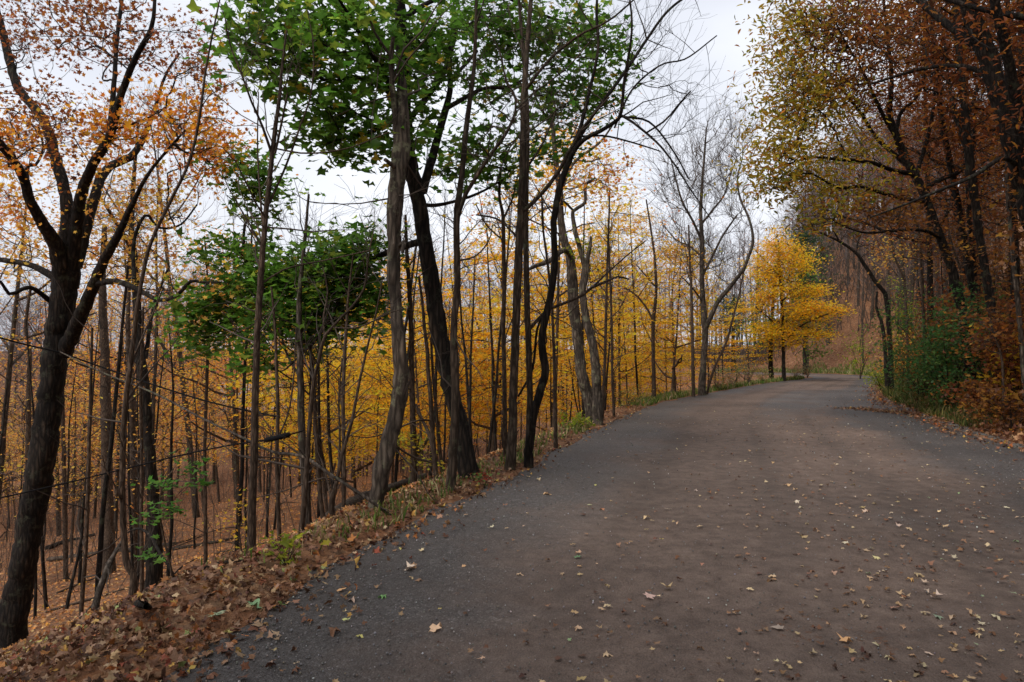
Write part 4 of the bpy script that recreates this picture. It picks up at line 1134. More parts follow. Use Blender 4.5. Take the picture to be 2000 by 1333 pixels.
ht('bare_tree', 'tall bare tree with a two stemmed grey trunk and fine twigs against the pale sky', 'tree', 27,
   [(1371, 760, 9), (1374, 710, 8), (1377, 655, 8), (1376, 630, 9), (1373, 590, 6.5), (1371, 540, 6), (1371, 480, 6), (1369, 430, 5), (1369, 400, 4.6), (1372, 350, 3.6), (1376, 300, 2.6), (1380, 250, 1.6)],
   [[(1379, 640, 7), (1388, 620, 6, -.2), (1402, 590, 6, -.4), (1425, 562, 5.4, -.7), (1447, 533, 5, -1), (1458, 512, 4.4, -1.1), (1470, 478, 4, -1.2), (1469, 450, 3.4, -1.2), (1460, 420, 3, -1), (1447, 392, 2.5, -.9), (1440, 350, 2, -.8), (1450, 310, 1.4, -.7)],
    [(1372, 540, 3.4), (1392, 500, 3, .3), (1412, 460, 2.6, .6), (1440, 420, 2, .8)],
    [(1370, 470, 3.6), (1352, 430, 3.2, -.3), (1335, 400, 2.8, -.5), (1322, 360, 2.2, -.7), (1310, 310, 1.5, -.9)],
    [(1369, 440, 3), (1392, 410, 2.6, .2), (1415, 380, 2.2, .4), (1430, 330, 1.6, .6)],
    [(1369, 500, 2.6), (1345, 480, 2.2, .4), (1322, 470, 1.7, .8), (1295, 440, 1.2, 1.2)],
    [(1373, 590, 2.6), (1350, 560, 2, -.4), (1330, 540, 1.5, -.7)]],
   [(1375, 330, 95, 110, 0, 2, 230, 'None'), (1430, 380, 50, 110, 0, 1.6, 90, 'None'), (1310, 400, 45, 80, 0, 1.5, 60, 'None'), (1380, 500, 80, 60, 0, 1.8, 90, 'None'), (1450, 270, 30, 40, -.5, 1, 34, 'olive')],
   'bark_grey', leaf='olive', per=3, size=.08, spread=.2, tpl=STAR, asc=.78, aw=1.6, r0=.0062, rexp=.42, twr=.0055, extra_twigs=4, twlen=.75, seed=16, up=.5, twigs='twig', flare=.3)
ht('young_tree', 'thin leaning stem slanting away uphill of the tall bare tree', 'tree', 27.5, [(1385, 752, 3), (1398, 712, 2.8), (1418, 670, 2.6), (1432, 620, 2.2), (1445, 570, 1.8), (1452, 530, 1.4)], (), (), seed=17, sprigs=20, twlen=.8, **slim)

# yellow maple at the bend
ht('maple_tree', 'bright yellow and orange maple in full leaf at the bend of the road', 'tree', 44,
   [(1531, 745, 5), (1530, 700, 4.4), (1529, 640, 4), (1526, 580, 3.4), (1522, 520, 2.8), (1520, 470, 2)],
   [[(1530, 670, 2.4), (1560, 640, 2.2, -.5), (1600, 620, 1.8, -1), (1640, 606, 1, -1.4)], [(1529, 650, 2), (1500, 620, 1.8, .5), (1475, 600, 1.2, 1)],
    [(1526, 590, 2), (1560, 560, 1.6, -.3), (1590, 548, 1, -.6)], [(1523, 540, 2), (1495, 510, 1.5, .3), (1475, 490, 1, .5)]],
   [(1520, 482, 38, 28, 0, 1.5, 100, 'yorange'), (1548, 512, 46, 30, 0, 1.8, 120, 'lemon'), (1492, 522, 34, 34, 0, 1.8, 90, 'yorange'), (1525, 560, 60, 34, 0, 2, 150, 'lemon'), (1590, 572, 34, 10, -.6, 1, 44, 'lemon'),
    (1495, 590, 34, 22, 0, 1.6, 54, 'yorange'), (1570, 612, 62, 18, -.6, 1.6, 120, 'lemon'), (1632, 606, 24, 9, -1.4, .7, 30, 'yorange'), (1588, 600, 26, 10, -1.5, .6, 26, 'yorange'), (1520, 640, 48, 18, 0, 1.6, 70, 'lemon'), (1560, 650, 46, 15, -.4, 1.4, 60, 'lemon'),
    (1604, 655, 22, 7, -1.2, .7, 22, 'lemon'), (1500, 655, 38, 14, .3, 1.4, 44, 'lemon'), (1535, 672, 40, 9, 0, 1.3, 36, 'lemon')],
   'bark_dark', leaf='lemon', per=20, spread=[.36, .36, .14], size=.14, tpl=STAR, tilt=.6, asc=.15, aw=1.0, r0=.008, extra_twigs=1, twlen=.3, twr=.006, seed=18, flare=.2)
ht('evergreen_tree', 'dark green tree standing half hidden behind the yellow maple at the bend', 'tree', 48,
   [(1507, 742, 6), (1505, 690, 5.4), (1508, 620, 4.4), (1515, 540, 3.2), (1525, 470, 2)], (),
   [(1510, 545, 34, 50, 0, 1.2, 70), (1560, 560, 34, 60, 0, 1.2, 80), (1520, 620, 55, 50, 0, 1.5, 90), (1580, 640, 40, 34, 0, 1.2, 50), (1590, 690, 25, 16, 0, 1, 24), (1480, 650, 28, 40, 0, 1.2, 36)],
   'bark_dark', leaf='green', per=14, spread=[.4, .4, .25], size=.16, tpl=STAR, tilt=.8, asc=.1, r0=.01, extra_twigs=1, seed=19)
ht('pine_tree', 'far dark green pine rising above the bend beyond the yellow maple', 'tree', 62,
   [(1572, 728, 5), (1571, 640, 4), (1570, 540, 3), (1568, 440, 1.2)], (),
   [(1568, 470, 28, 26, 0, 1.2, 60), (1574, 505, 40, 26, 0, 1.6, 80), (1570, 550, 46, 26, 0, 2, 80)],
   'bark_dark', leaf=[((.035, .075, .03), 3), ((.05, .10, .04), 3)], per=16, spread=[.45, .45, .2], size=.22, tpl=LONG, tilt=1.0, asc=.1, r0=.014, extra_twigs=1, seed=20)
ht('pine_tree', 'dull dark pine far down the valley between the bare tree and the yellow maple', 'tree', 70,
   [(1432, 735, 5), (1432, 660, 4), (1433, 575, 1.5)], (), [(1432, 598, 22, 24, 0, 1.4, 46), (1430, 640, 34, 26, 0, 2, 60)],
   'bark_dark', leaf=[((.05, .085, .05), 3), ((.06, .10, .055), 3)], per=14, spread=[.6, .6, .25], size=.26, tpl=LONG, tilt=1.0, asc=.1, r0=.014, extra_twigs=1, seed=21)

# downhill stems
ht('young_tree', 'upright slim grey pole in front of the green bough, forking into bare twigs high up', 'tree', 6.0,
   [(489, 1108, 12), (491, 1040, 10), (493, 960, 9), (497, 870, 8.4), (498, 800, 8), (500, 720, 7.6), (504, 620, 7.3), (511, 520, 7), (519, 420, 6), (528, 340, 5.4), (535, 270, 5), (546, 190, 4), (551, 130, 3), (560, 60, 2)],
   [[(531, 300, 3.6), (512, 245, 3, -.1), (492, 200, 2.6, -.2), (470, 140, 2.2, -.3), (450, 90, 1.7, -.3), (440, 40, 1.3, -.4)],
    [(524, 400, 3), (556, 330, 2.7, .1), (585, 250, 2.3, .1), (608, 180, 2, .2), (612, 90, 1.5, .2), (600, 20, 1, .2)],
    [(537, 300, 3), (548, 250, 2.8, 0), (561, 184, 2.2, 0)],
    [(514, 445, 2.5), (508, 380, 2.2, .1), (503, 280, 1.7, .2), (505, 180, 1.2, .2)],
    [(510, 555, 2.4), (560, 525, 2.1, .1), (640, 508, 1.7, .2), (730, 488, 1.2, .3)],
    [(536, 290, 2), (600, 300, 2, 0), (680, 290, 1.6, 0), (760, 258, 1.2, 0)]],
   [(490, 100, 60, 90, -.2, .5, 16), (580, 130, 60, 90, .1, .5, 14)], seed=22, sprigs=44, twlen=.4, r0=.0024, twr=.0018, extra_twigs=1, **slim)
ht('young_tree', 'long bowed pole with a kinked foot, arching up across the forked maple', 'tree', 6.5,
   [(258, 1168, 9), (262, 1128, 8), (250, 1106, 8), (243, 1060, 7), (239, 963, 6.6), (241, 862, 6.3), (243, 811, 6), (253, 726, 5.6), (261, 660, 5), (272, 575, 4.6), (293, 480, 4), (330, 400, 3.6), (368, 320, 3.2), (388, 240, 3), (403, 130, 2.4), (425, 20, 1.8), (440, -50, 1.2)],
   [[(254, 720, 2.6), (278, 660, 2.4, .1), (300, 610, 1.9, .2), (320, 560, 1.2, .2)], [(250, 900, 2), (235, 860, 1.8, -.1), (228, 830, 1, -.1)],
    [(241, 990, 2), (220, 940, 1.8, -.1), (205, 915, 1.4, -.15), (200, 890, 1, -.2)]],
   (), seed=23, sprigs=26, twlen=.4, **slim)
ht('young_tree', 'light grey straight trunk behind the end of the black cable sleeve', 'tree', 8.6,
   [(606, 1072, 11), (601, 1020, 9.4), (597, 960, 9), (592, 890, 8.6), (589, 825, 8.4), (587, 757, 8), (586, 700, 7.6), (585, 645, 7), (584, 590, 5.6), (590, 520, 4.6), (597, 450, 3.6), (603, 380, 2.6)],
   [[(586, 740, 3), (560, 690, 2.6, .2), (545, 640, 2, .3)]], [(590, 480, 50, 90, 0, .6, 18)], seed=24, sprigs=20, twlen=.5, r0=.003, **{**slim, 'bark_m': 'bark_grey'})
ht('young_tree', 'curving brown stem hugging the light grey trunk and bending uphill at the top', 'tree', 6.6,
   [(583, 1096, 7), (588, 1040, 6.4), (594, 982, 6), (600, 892, 5.4), (607, 802, 5), (612, 750, 4.6), (621, 712, 4.2), (628, 680, 4), (636, 655, 3.6), (661, 627, 3), (690, 596, 2.6), (712, 560, 2.2), (720, 500, 1.8), (730, 450, 1.2)],
   [[(634, 660, 3), (632, 620, 2.4, .1), (640, 570, 2, .2), (630, 520, 1.4, .2)], [(650, 640, 2), (700, 640, 1.8, -.1), (760, 612, 1.4, -.2), (800, 600, 1, -.3)]],
   (), seed=25, sprigs=30, twlen=.4, **slim)
ht('young_tree', 'dark spindly stem midway from the upright pole to the light grey trunk', 'tree', 8.0,
   [(547, 1105, 5.4), (545, 1040, 4.8), (543, 960, 4.6), (541, 880, 4.2), (543, 800, 4), (540, 720, 3.6), (537, 640, 3), (530, 560, 2.4)], [[(542, 860, 2.4), (565, 800, 2, .2), (575, 720, 1.8, .3), (578, 640, 1.3, .4)]], (), seed=26, sprigs=22, twlen=.45, **slim)
ht('young_tree', 'two stemmed thin grey sapling directly downhill of the snag', 'tree', 7.3,
   [(651, 1064, 7.5), (650, 1010, 6.6), (647, 985, 6.8), (658, 940, 4.6), (668, 890, 4), (680, 850, 3.8), (690, 810, 3.6), (700, 755, 3.3), (708, 720, 3), (722, 660, 2.5), (735, 610, 2), (748, 540, 1.5)],
   [[(650, 985, 4), (660, 930, 3.2, .1), (664, 860, 2.8, .15), (662, 780, 2.3, .2), (668, 700, 1.6, .25)], [(647, 980, 3), (640, 940, 2.5, .2), (628, 900, 1.8, .3)]], (), seed=27, sprigs=30, twlen=.35, **slim)
ht('young_tree', 'straight dark stem between the thin grey sapling and the snag foot', 'tree', 8.2, [(671, 1062, 6), (671, 1000, 5), (672, 915, 4.8), (671, 850, 4.6), (670, 780, 4.4), (673, 700, 4), (677, 640, 3.4), (680, 580, 2.6), (690, 500, 2)], (), (), seed=28, sprigs=18, twlen=.5, **slim)
ht('young_tree', 'slightly leaning stem just uphill of the light grey trunk', 'tree', 9.2, [(637, 1068, 6), (631, 1010, 5.6), (625, 960, 5.4), (620, 890, 5), (617, 840, 4.8), (613, 760, 4.4), (608, 700, 3.8), (600, 620, 3)], [[(618, 850, 3), (632, 900, 3, .1), (640, 960, 3, .1)]], (), seed=29, sprigs=14, twlen=.5, **slim)
ht('young_tree', 'medium brown trunk close behind the snag, leaves of yellow around it', 'tree', 9.4,
   [(808, 1006, 8.5), (808, 950, 7.5), (808, 870, 7), (806, 800, 6.8), (804, 735, 6.6), (803, 645, 6), (799, 560, 5), (794, 480, 4), (792, 420, 3)], [[(807, 900, 3), (835, 860, 2.6, .3), (850, 820, 2, .4)]], [(800, 480, 40, 60, 0, .6, 14)], seed=30, sprigs=18, twlen=.5, leaf='yellow', per=4, tpl=STAR, size=.08, r0=.003, **slim)
ht('young_tree', 'dark twisting stem on the downhill side of the slim grey maple pole', 'tree', 8.8,
   [(858, 988, 7), (852, 930, 6), (847, 879, 5.8), (843, 820, 5.4), (841, 780, 5), (836, 720, 4.6), (835, 690, 4.4), (829, 640, 3.8), (826, 600, 3.4), (818, 540, 2.6)],
   [[(850, 900, 5), (838, 850, 4.4, .3), (822, 815, 3.8, .5), (812, 790, 3, .6)], [(848, 905, 3), (812, 895, 2.8, -.1), (785, 880, 2.3, -.2), (772, 868, 1.6, -.3)], [(843, 822, 2.4), (815, 822, 2.2, -.2), (770, 840, 1.8, -.4), (720, 855, 1.4, -.6), (680, 850, 1, -.8)]],
   (), seed=31, sprigs=22, twlen=.4, **slim)
ht('young_tree', 'stem pressed close to the uphill side of the dark twisting one', 'tree', 9.6, [(868, 985, 5), (864, 930, 4.4), (858, 870, 4.2), (852, 800, 4), (846, 740, 3.4), (842, 660, 2.8)], (), (), seed=32, sprigs=12, twlen=.4, **slim)
ht('young_tree', 'short stub of a stem visible under the leaning black trunk', 'tree', 9.6, [(896, 968, 4.4), (895, 920, 4), (896, 860, 3.8), (893, 800, 3.4), (890, 720, 3)], (), (), seed=33, sprigs=4, twlen=.4, **slim)
ht('maple_tree', 'wide dark trunk down the slope wrapped in bright green maple sprays', 'tree', 15,
   [(300, 1135, 19), (303, 1060, 16), (300, 980, 15), (294, 900, 14), (289, 850, 13), (284, 780, 12.5), (277, 710, 12), (270, 640, 11), (266, 570, 9.5), (262, 500, 8), (256, 430, 6), (262, 340, 5), (270, 240, 3)],
   [[(278, 720, 5), (250, 690, 4, .3), (230, 690, 3, .5)], [(284, 700, 6), (300, 600, 4, .5), (330, 520, 3, .8)], [(262, 500, 5), (230, 440, 4, -.4), (205, 400, 3, -.7)]],
   [(270, 420, 100, 90, 0, 2, 60, 'amber'), (300, 560, 90, 60, 0, 2, 40, 'amber'), (270, 250, 80, 80, 0, 2, 30, 'orange')], 'bark_dark', leaf='amber', per=6, size=.085, spread=.25, tpl=STAR, r0=.005, seed=34, twigs='twig', k=14)
ht('sapling', 'small maple sapling with bright green leaves in front of the wide dark trunk', 'sapling', 8.5,
   [(335, 1120, 2.6), (322, 1060, 2.3), (312, 1000, 2), (318, 950, 1.6), (340, 915, 1.2)],
   [[(318, 960, 1.2), (345, 935, 1, -.1), (372, 920, .8, -.2)], [(313, 1000, 1.2), (335, 990, 1, .1), (355, 1000, .8, .2)], [(316, 1030, 1.2), (300, 1020, 1, -.1), (290, 1010, .8, -.2)]],
   [(325, 945, 28, 10, 0, .2, 11), (372, 918, 22, 9, -.1, .15, 8), (385, 945, 20, 8, -.2, .1, 7), (345, 995, 24, 12, .1, .2, 9), (300, 1010, 22, 14, -.1, .2, 9), (302, 1085, 18, 14, 0, .15, 8)],
   'bark_slim', leaf=[((.10, .26, .04), 4), ((.14, .32, .05), 3), ((.07, .18, .03), 2)], per=5, size=.085, spread=[.07, .07, .03], tilt=.5, r0=.0022, twlen=.1, extra_twigs=1, seed=35, k=6, flare=0)
ht('sapling', 'wispy sapling with small lemon yellow leaves just downhill of the upright pole', 'sapling', 9,
   [(473, 1120, 2), (470, 1060, 1.7), (462, 1010, 1.4), (466, 975, 1)], [], [(480, 985, 34, 14, 0, .3, 10), (455, 1020, 30, 26, 0, .3, 14), (470, 1070, 30, 22, 0, .3, 10)],
   'bark_slim', leaf='yellow', per=5, size=.055, spread=[.08, .08, .03], tilt=.5, r0=.002, twlen=.12, extra_twigs=1, seed=36, k=6, flare=0, tpl=STAR)
ht('sapling', 'low bush of lime yellow leaves between the snag and the slim grey maple pole', 'sapling', 9.5,
   [(815, 1000, 2.4), (812, 940, 2), (815, 880, 1.5), (820, 850, 1)], [], [(810, 860, 40, 16, 0, .4, 16), (825, 905, 34, 18, 0, .4, 16), (790, 870, 26, 12, 0, .3, 9)],
   'bark_slim', leaf=[((.62, .55, .03), 4), ((.5, .5, .04), 3), ((.75, .5, .03), 2)], per=8, size=.065, spread=[.12, .12, .04], tilt=.5, r0=.002, twlen=.12, extra_twigs=1, seed=37, k=6, flare=0, tpl=STAR)
for q, (a, lb) in enumerate([
    ([(212, 1062, 13), (211, 1000, 12), (209, 900, 11.5), (207, 800, 11), (205, 700, 10), (200, 560, 8), (205, 440, 5)], 'broad brown trunk far down the slope behind the bowed pole'),
    ([(262, 1060, 8), (260, 980, 7.5), (259, 880, 7), (256, 780, 6.6), (250, 640, 5), (255, 500, 3)], 'trunk of middling girth between the broad far trunk and the green wrapped one'),
    ([(277, 1100, 4.4), (276, 1000, 4), (277, 900, 3.8), (275, 760, 3.4), (280, 600, 2.4)], 'straight thin stem touching the downhill side of the green wrapped trunk'),
    ([(160, 1170, 5), (168, 1060, 4.6), (172, 940, 4.2), (176, 800, 3.6), (180, 640, 2.6)], 'slim dark stem beside the forked maple trunk, above the leafy lip'),
    ([(402, 1120, 4.4), (401, 1000, 4), (400, 880, 3.8), (404, 740, 3.4), (408, 600, 2.6), (400, 470, 1.8)], 'straight dark stem between the green sapling and the upright pole'),
    ([(128, 1060, 5), (126, 960, 4.6), (124, 860, 4.2), (120, 700, 3.4)], 'thin stem standing in the open leafy floor near the forked maple'),
    ([(55, 880, 5.5), (56, 760, 5), (58, 690, 4.4), (50, 640, 3.6), (60, 560, 2.6)], 'small dark tree behind the downhill side of the forked maple trunk')]):
    dd = [20, 17.5, 13, 10.5, 12, 21, 20][q]
    ht('young_tree', lb, 'tree', dd, a, (), [(a[-1][0], a[-1][1], 60, 60, 0, 1.2, 30)] if q in (0, 1, 6) else (), seed=40 + q, sprigs=18, twlen=.6, leaf='amber' if q in (0, 1, 6) else None, per=6, size=.08, tpl=STAR, r0=.004, **{**slim, 'bark_m': 'bark_slim'})

# uphill side of the road
ht('arching_tree', 'double stemmed tree at the road bend arching low over the gravel', 'tree', 26.5,
   [(1738, 770, 7.5), (1740, 730, 6), (1738, 680, 5.4), (1735, 630, 5), (1731, 585, 4.8), (1726, 570, 4.6), (1708, 548, 4.2), (1690, 520, 4), (1672, 495, 3.6), (1645, 475, 3), (1615, 460, 2.5), (1590, 450, 2), (1575, 443, 1.3)],
   [[(1734, 755, 6), (1731, 715, 5), (1728, 670, 4.4), (1722, 630, 3.8), (1712, 600, 3.2), (1713, 570, 2.6)],
    [(1672, 495, 2.4), (1676, 470, 2.2, .4), (1690, 440, 1.8, .8), (1700, 400, 1.3, 1.1)], [(1640, 473, 2), (1625, 440, 1.6, -.3), (1640, 400, 1.2, -.5)]],
   [(1600, 430, 60, 40, 0, 1.5, 30), (1660, 430, 70, 50, .3, 1.6, 40), (1700, 470, 60, 50, .4, 1.6, 24)], 'bark_dark', leaf='rust', per=4, size=.11, spread=.3, tpl=STAR, r0=.006, twr=.005, twlen=.6, seed=50, k=9, twigs='twig_dark')
ht('oak_tree', 'big oak leaning off the bank, its olive and rust crown fanning out over the road', 'tree', 17,
   [(1884, 640, 12.5), (1868, 560, 11), (1850, 500, 10.5), (1832, 450, 10.5), (1816, 410, 10.5), (1800, 370, 10.5), (1783, 335, 10), (1765, 300, 10), (1750, 262, 8), (1738, 220, 6.5), (1742, 160, 5), (1735, 80, 4), (1725, 0, 3)],
   [[(1786, 340, 7), (1750, 335, 6, -.4), (1700, 318, 5, -.9), (1640, 312, 4, -1.4), (1585, 308, 3, -1.8), (1540, 320, 2, -2)],
    [(1812, 395, 6), (1770, 390, 5.4, -.5), (1725, 378, 5, -1), (1680, 365, 4, -1.4), (1635, 366, 3.4, -1.8), (1585, 340, 2.4, -2.2), (1550, 345, 1.6, -2.4)],
    [(1780, 330, 6), (1745, 300, 5.4, .3), (1712, 270, 4.8, .5), (1680, 220, 4, .8), (1640, 170, 3, 1), (1600, 120, 2, 1.2)],
    [(1770, 305, 6), (1722, 220, 4.6, -.3), (1690, 150, 3.6, -.6), (1650, 80, 2.6, -.9), (1620, 20, 1.8, -1.1)],
    [(1800, 372, 6), (1840, 350, 6, .5), (1880, 330, 5, 1), (1900, 280, 4, 1.3), (1905, 200, 3, 1.5)],
    [(1790, 340, 6), (1808, 280, 5, .5), (1822, 220, 4, .8), (1830, 130, 3, 1), (1850, 40, 2.4, 1.2)],
    [(1750, 262, 5), (1760, 220, 4.4, .5), (1790, 190, 4, .8), (1812, 130, 3, 1)],
    [(1838, 465, 5), (1800, 450, 4.4, -.6), (1740, 452, 3.6, -1.3), (1690, 455, 2.6, -1.9), (1640, 440, 1.8, -2.3)]],
   [(1560, 60, 50, 60, -1, 1.2, 60, 'olive'), (1560, 150, 45, 50, -1.2, 1.2, 50, 'olive'), (1545, 220, 42, 36, -1.6, 1, 40, 'olive'), (1530, 290, 36, 30, -2, .8, 36, 'olive'), (1535, 340, 44, 28, -2.2, .8, 44, 'olive'),
    (1520, 362, 28, 16, -2.4, .5, 18, 'olive'), (1640, 60, 80, 70, -.6, 1.6, 90, 'brown'), (1650, 160, 80, 60, 0, 1.6, 80, 'brown'), (1740, 70, 80, 80, 0, 1.8, 90, 'brown'), (1600, 230, 60, 40, -.6, 1.4, 50, 'olive'),
    (1840, 90, 80, 90, .8, 1.8, 80, 'rust'), (1730, 200, 60, 50, .4, 1.5, 34, 'rust'), (1660, 300, 70, 30, -1, 1.2, 30, 'olive'), (1650, 370, 70, 24, -1.6, 1, 34, 'olive'), (1720, 430, 70, 26, -1.4, 1, 34, 'brown'), (1600, 430, 46, 22, -2.2, .7, 22, 'olive'),
    (1850, 250, 70, 60, .6, 1.6, 40, 'rust'), (1720, -100, 240, 90, 0, 2.5, 110, 'brown')],
   'bark_dark', leaf='olive', per=20, size=.125, spread=[.3, .3, .12], tpl=LONG, tilt=.9, asc=.35, r0=.0052, twr=.004, twlen=.5, seed=51, twigs='twig_dark')
ht('giant_tree', 'thick black trunk at the upper bank corner, forked and darkest of all', 'tree', 12.5,
   [(2085, 640, 34), (2050, 520, 32), (2020, 420, 29), (1998, 340, 27), (1974, 260, 25), (1950, 180, 23), (1925, 100, 21), (1895, 20, 19), (1860, -80, 17), (1820, -200, 12)],
   [[(2014, 400, 16), (2000, 300, 15, -.4), (1985, 200, 14, -.7), (1965, 100, 12, -1), (1942, 0, 11, -1.3), (1925, -100, 9, -1.5)],
    [(1925, 110, 11), (1880, 70, 10, .4), (1840, 40, 9, .8), (1800, 5, 8, 1.2), (1760, -40, 6, 1.6)],
    [(2000, 340, 8), (1960, 310, 6, -.4), (1900, 345, 5, -.9), (1840, 370, 4, -1.4), (1780, 395, 3, -1.9), (1700, 425, 2, -2.5)],
    [(1940, 150, 7), (1880, 130, 5.5, .5), (1800, 135, 4.5, 1.1), (1700, 165, 3, 1.7)]],
   [(1960, 60, 70, 90, -.6, 1.5, 50, 'rust'), (1870, -40, 120, 70, .4, 1.6, 60, 'brown'), (1760, 60, 90, 60, 1.2, 1, 40, 'rust'), (1980, 250, 60, 80, -.4, 1.4, 30, 'rust'), (2080, 100, 90, 200, 0, 2, 60, 'rust'), (1850, 160, 80, 40, 1, 1, 24, 'rust')],
   'bark_dark', leaf='rust', per=9, size=.12, spread=.22, tpl=LONG, tilt=.9, r0=.0045, seed=52, twigs='twig_dark', k=18)
ht('bank_tree', 'straight dark trunk halfway up the bank between the leaning oak and black trunk', 'tree', 15.5,
   [(1935, 590, 10), (1922, 520, 9.5), (1912, 450, 9.5), (1902, 380, 10.5), (1892, 300, 10), (1884, 220, 9), (1876, 130, 8), (1868, 40, 7), (1860, -80, 5)],
   [[(1893, 310, 6), (1870, 240, 5, .4), (1855, 170, 4, .7), (1845, 80, 3, 1)], [(1884, 240, 5), (1910, 170, 4, .4), (1925, 80, 3, .7)]],
   [(1900, 200, 80, 90, 0, 1.5, 50, 'rust'), (1860, 30, 80, 80, .3, 1.5, 50, 'rust')], 'bark_dark', leaf='rust', per=8, size=.12, spread=.24, tpl=LONG, tilt=.9, r0=.005, seed=53, twigs='twig_dark')
ht('bank_tree', 'slender trunk high on the bank just uphill of the leaning oak', 'tree', 18.5,
   [(1905, 600, 9), (1893, 530, 8.4), (1880, 450, 8), (1868, 380, 7.4), (1852, 300, 7), (1840, 240, 6.4), (1830, 150, 5.4), (1820, 60, 4), (1812, -40, 3)], [],
   [(1850, 320, 70, 70, 0, 1.5, 40, 'brown'), (1830, 120, 60, 80, 0, 1.5, 40, 'rust')], 'bark_dark', leaf='rust', per=7, size=.12, spread=.26, tpl=LONG, tilt=.9, r0=.005, seed=54, twigs='twig_dark')
ht('bank_tree', 'thin pale stem on the leafy bank above the green shrub', 'tree', 13,
   [(1990, 610, 6), (1982, 540, 5.4), (1976, 470, 5), (1968, 380, 4.6), (1966, 300, 4), (1962, 200, 3.4)], [], [(1960, 480, 60, 70, -.4, 1, 34, 'brown'), (1970, 360, 50, 60, 0, 1, 24, 'brown')],
   'bark_grey', leaf='brown', per=6, size=.10, spread=.22, tpl=MAPLE, tilt=.9, r0=.004, seed=55)
for q, (cx, cy_, rx, ry, d_, pl, lb) in enumerate([
    (1850, 470, 90, 60, 17, 'brown', 'understory maple with glowing orange brown leaves above the green shrub'),
    (1770, 400, 90, 60, 21, 'brown', 'understory sapling with scattered orange leaves in front of the leaning oak trunk'),
    (1930, 640, 80, 60, 13.4, 'brown', 'leafy brown shrub spreading over the steep bank beside the green shrub'),
    (1740, 500, 60, 50, 25, 'amber', 'thin sapling with a few amber leaves behind the arching tree')]):
    bx = cx + 30
    g = hit(bx, cy_ + ry + 90) if q != 2 else hit(1960, 800)
    ht('sapling', lb, 'sapling', d_, [(bx, cy_ + ry + 70, 3), (bx - 4, cy_ + ry, 2.6), (cx + 10, cy_ + 10, 2.1), (cx, cy_ - ry * .6, 1.4)], [],
       [(cx, cy_, rx, ry, 0, 1.1, 60)], 'bark_slim', leaf=pl, per=6, size=.085, spread=[.2, .2, .08], tilt=.7, r0=.003, twlen=.3, seed=60 + q, k=7, asc=.3)

# ------------------------------------------------------------------ the woods: one tree of each kind, then copies of it
def wood_tree(kind, h, r_, seed, crown0=.4, width=.22, ntips=160, leaf=None, per=0, size=.1, bark_m='bark_brown', twigs='twig_mauve', asc=.7, lean=.03,
              r0=.006, ex=3, twlen=.6, spread=.3, tilt=.6, layer=False, tpl=QUAD, twr=.005, flat=.3):
    r = np.random.default_rng(seed)
    n = 8
    z = np.linspace(-.4, h, n)
    wob = np.cumsum(np.cumsum(r.normal(0, lean * h / n * .6, (n, 2)), 0), 0) * .7 + r.normal(0, lean * h / n * .3, (n, 2))
    pts = np.c_[wob - wob[0], z]
    rad = r_ * (1 - np.linspace(0, 1, n) ** 1.2) ** .8 + .008
    G = Geo()
    sk = limb_mesh(G, pts, rad, 8, .4, .05, r, 0, .3)
    nodes, rr = sk[:, :3], sk[:, 3]; dirs = nrm(np.gradient(nodes, axis=0))
    # a few main limbs
    L_ = []
    if kind != 'pole':
        for q in range(4):
            t0 = r.uniform(crown0, .75); b = nodes[int(t0 * len(nodes))]
            a = r.uniform(0, 6.28); ln = h * r.uniform(.14, .26)
            s5 = np.linspace(0, 1, 5)[:, None]
            v = np.array([math.cos(a), math.sin(a), 0]) * ln * (.75 if asc > .5 else 1.0) * s5 + np.array([0, 0, 1]) * ln * (1.2 if asc > .5 else .5) * s5 ** 1.3
            q_ = limb_mesh(G, b + v + r.normal(0, .04, (5, 3)), rad[0] * (1 - t0) * .8 * (1 - .7 * s5[:, 0]) + .012, 6, .4, .04, r, 0)
            L_.append(q_)
    for q_ in L_:
        nodes = np.vstack([nodes, q_[:, :3]]); rr = np.r_[rr, q_[:, 3]]; dirs = np.vstack([dirs, nrm(np.gradient(q_[:, :3], axis=0))])
    keep = nodes[:, 2] > h * crown0 * .6
    nodes, rr, dirs = nodes[keep], rr[keep], dirs[keep]
    t = r.random(ntips)
    zz = h * (crown0 + (1.02 - crown0) * t ** .9)
    prof = np.sin(np.pi * np.clip((zz / h - crown0) / (1.06 - crown0), .02, 1) ** .75) ** .6
    a = r.uniform(0, 6.28, ntips); q = np.sqrt(r.random(ntips)) * .85 + .15
    tips = np.c_[np.cos(a) * q * prof * width * h, np.sin(a) * q * prof * width * h, zz]
    if layer: tips[:, 2] = np.round(tips[:, 2] / .55) * .55 + r.normal(0, .07, ntips)
    tips[:, :2] += np.array([np.interp(tips[:, 2], pts[:, 2], pts[:, 0]), np.interp(tips[:, 2], pts[:, 2], pts[:, 1])]).T
    me1 = G.mesh('woodland_trunk', [M[bark_m]])
    G = Geo()
    pth, R_, order = grow(nodes, dirs, rr, tips, r, asc, 1.4, r0=r0, wig=.05)
    tubes(G, pth, R_, 3, 0, r=r)
    if ex:
        p2, R2 = twiglets(pth, R_, r, ex, twlen, .5 if asc > .5 else .1, .8, r0=twr)
        tubes(G, p2, R2, 3, 0, r=r)
    if leaf:
        e = pth[:, -1]
        if ex: e = np.vstack([e, p2[::2, -1]])
        leaves(G, e, per, [spread, spread, spread * flat], size, tpl, tilt, leaf, r, 1)
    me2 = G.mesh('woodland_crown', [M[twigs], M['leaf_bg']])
    return me1, me2

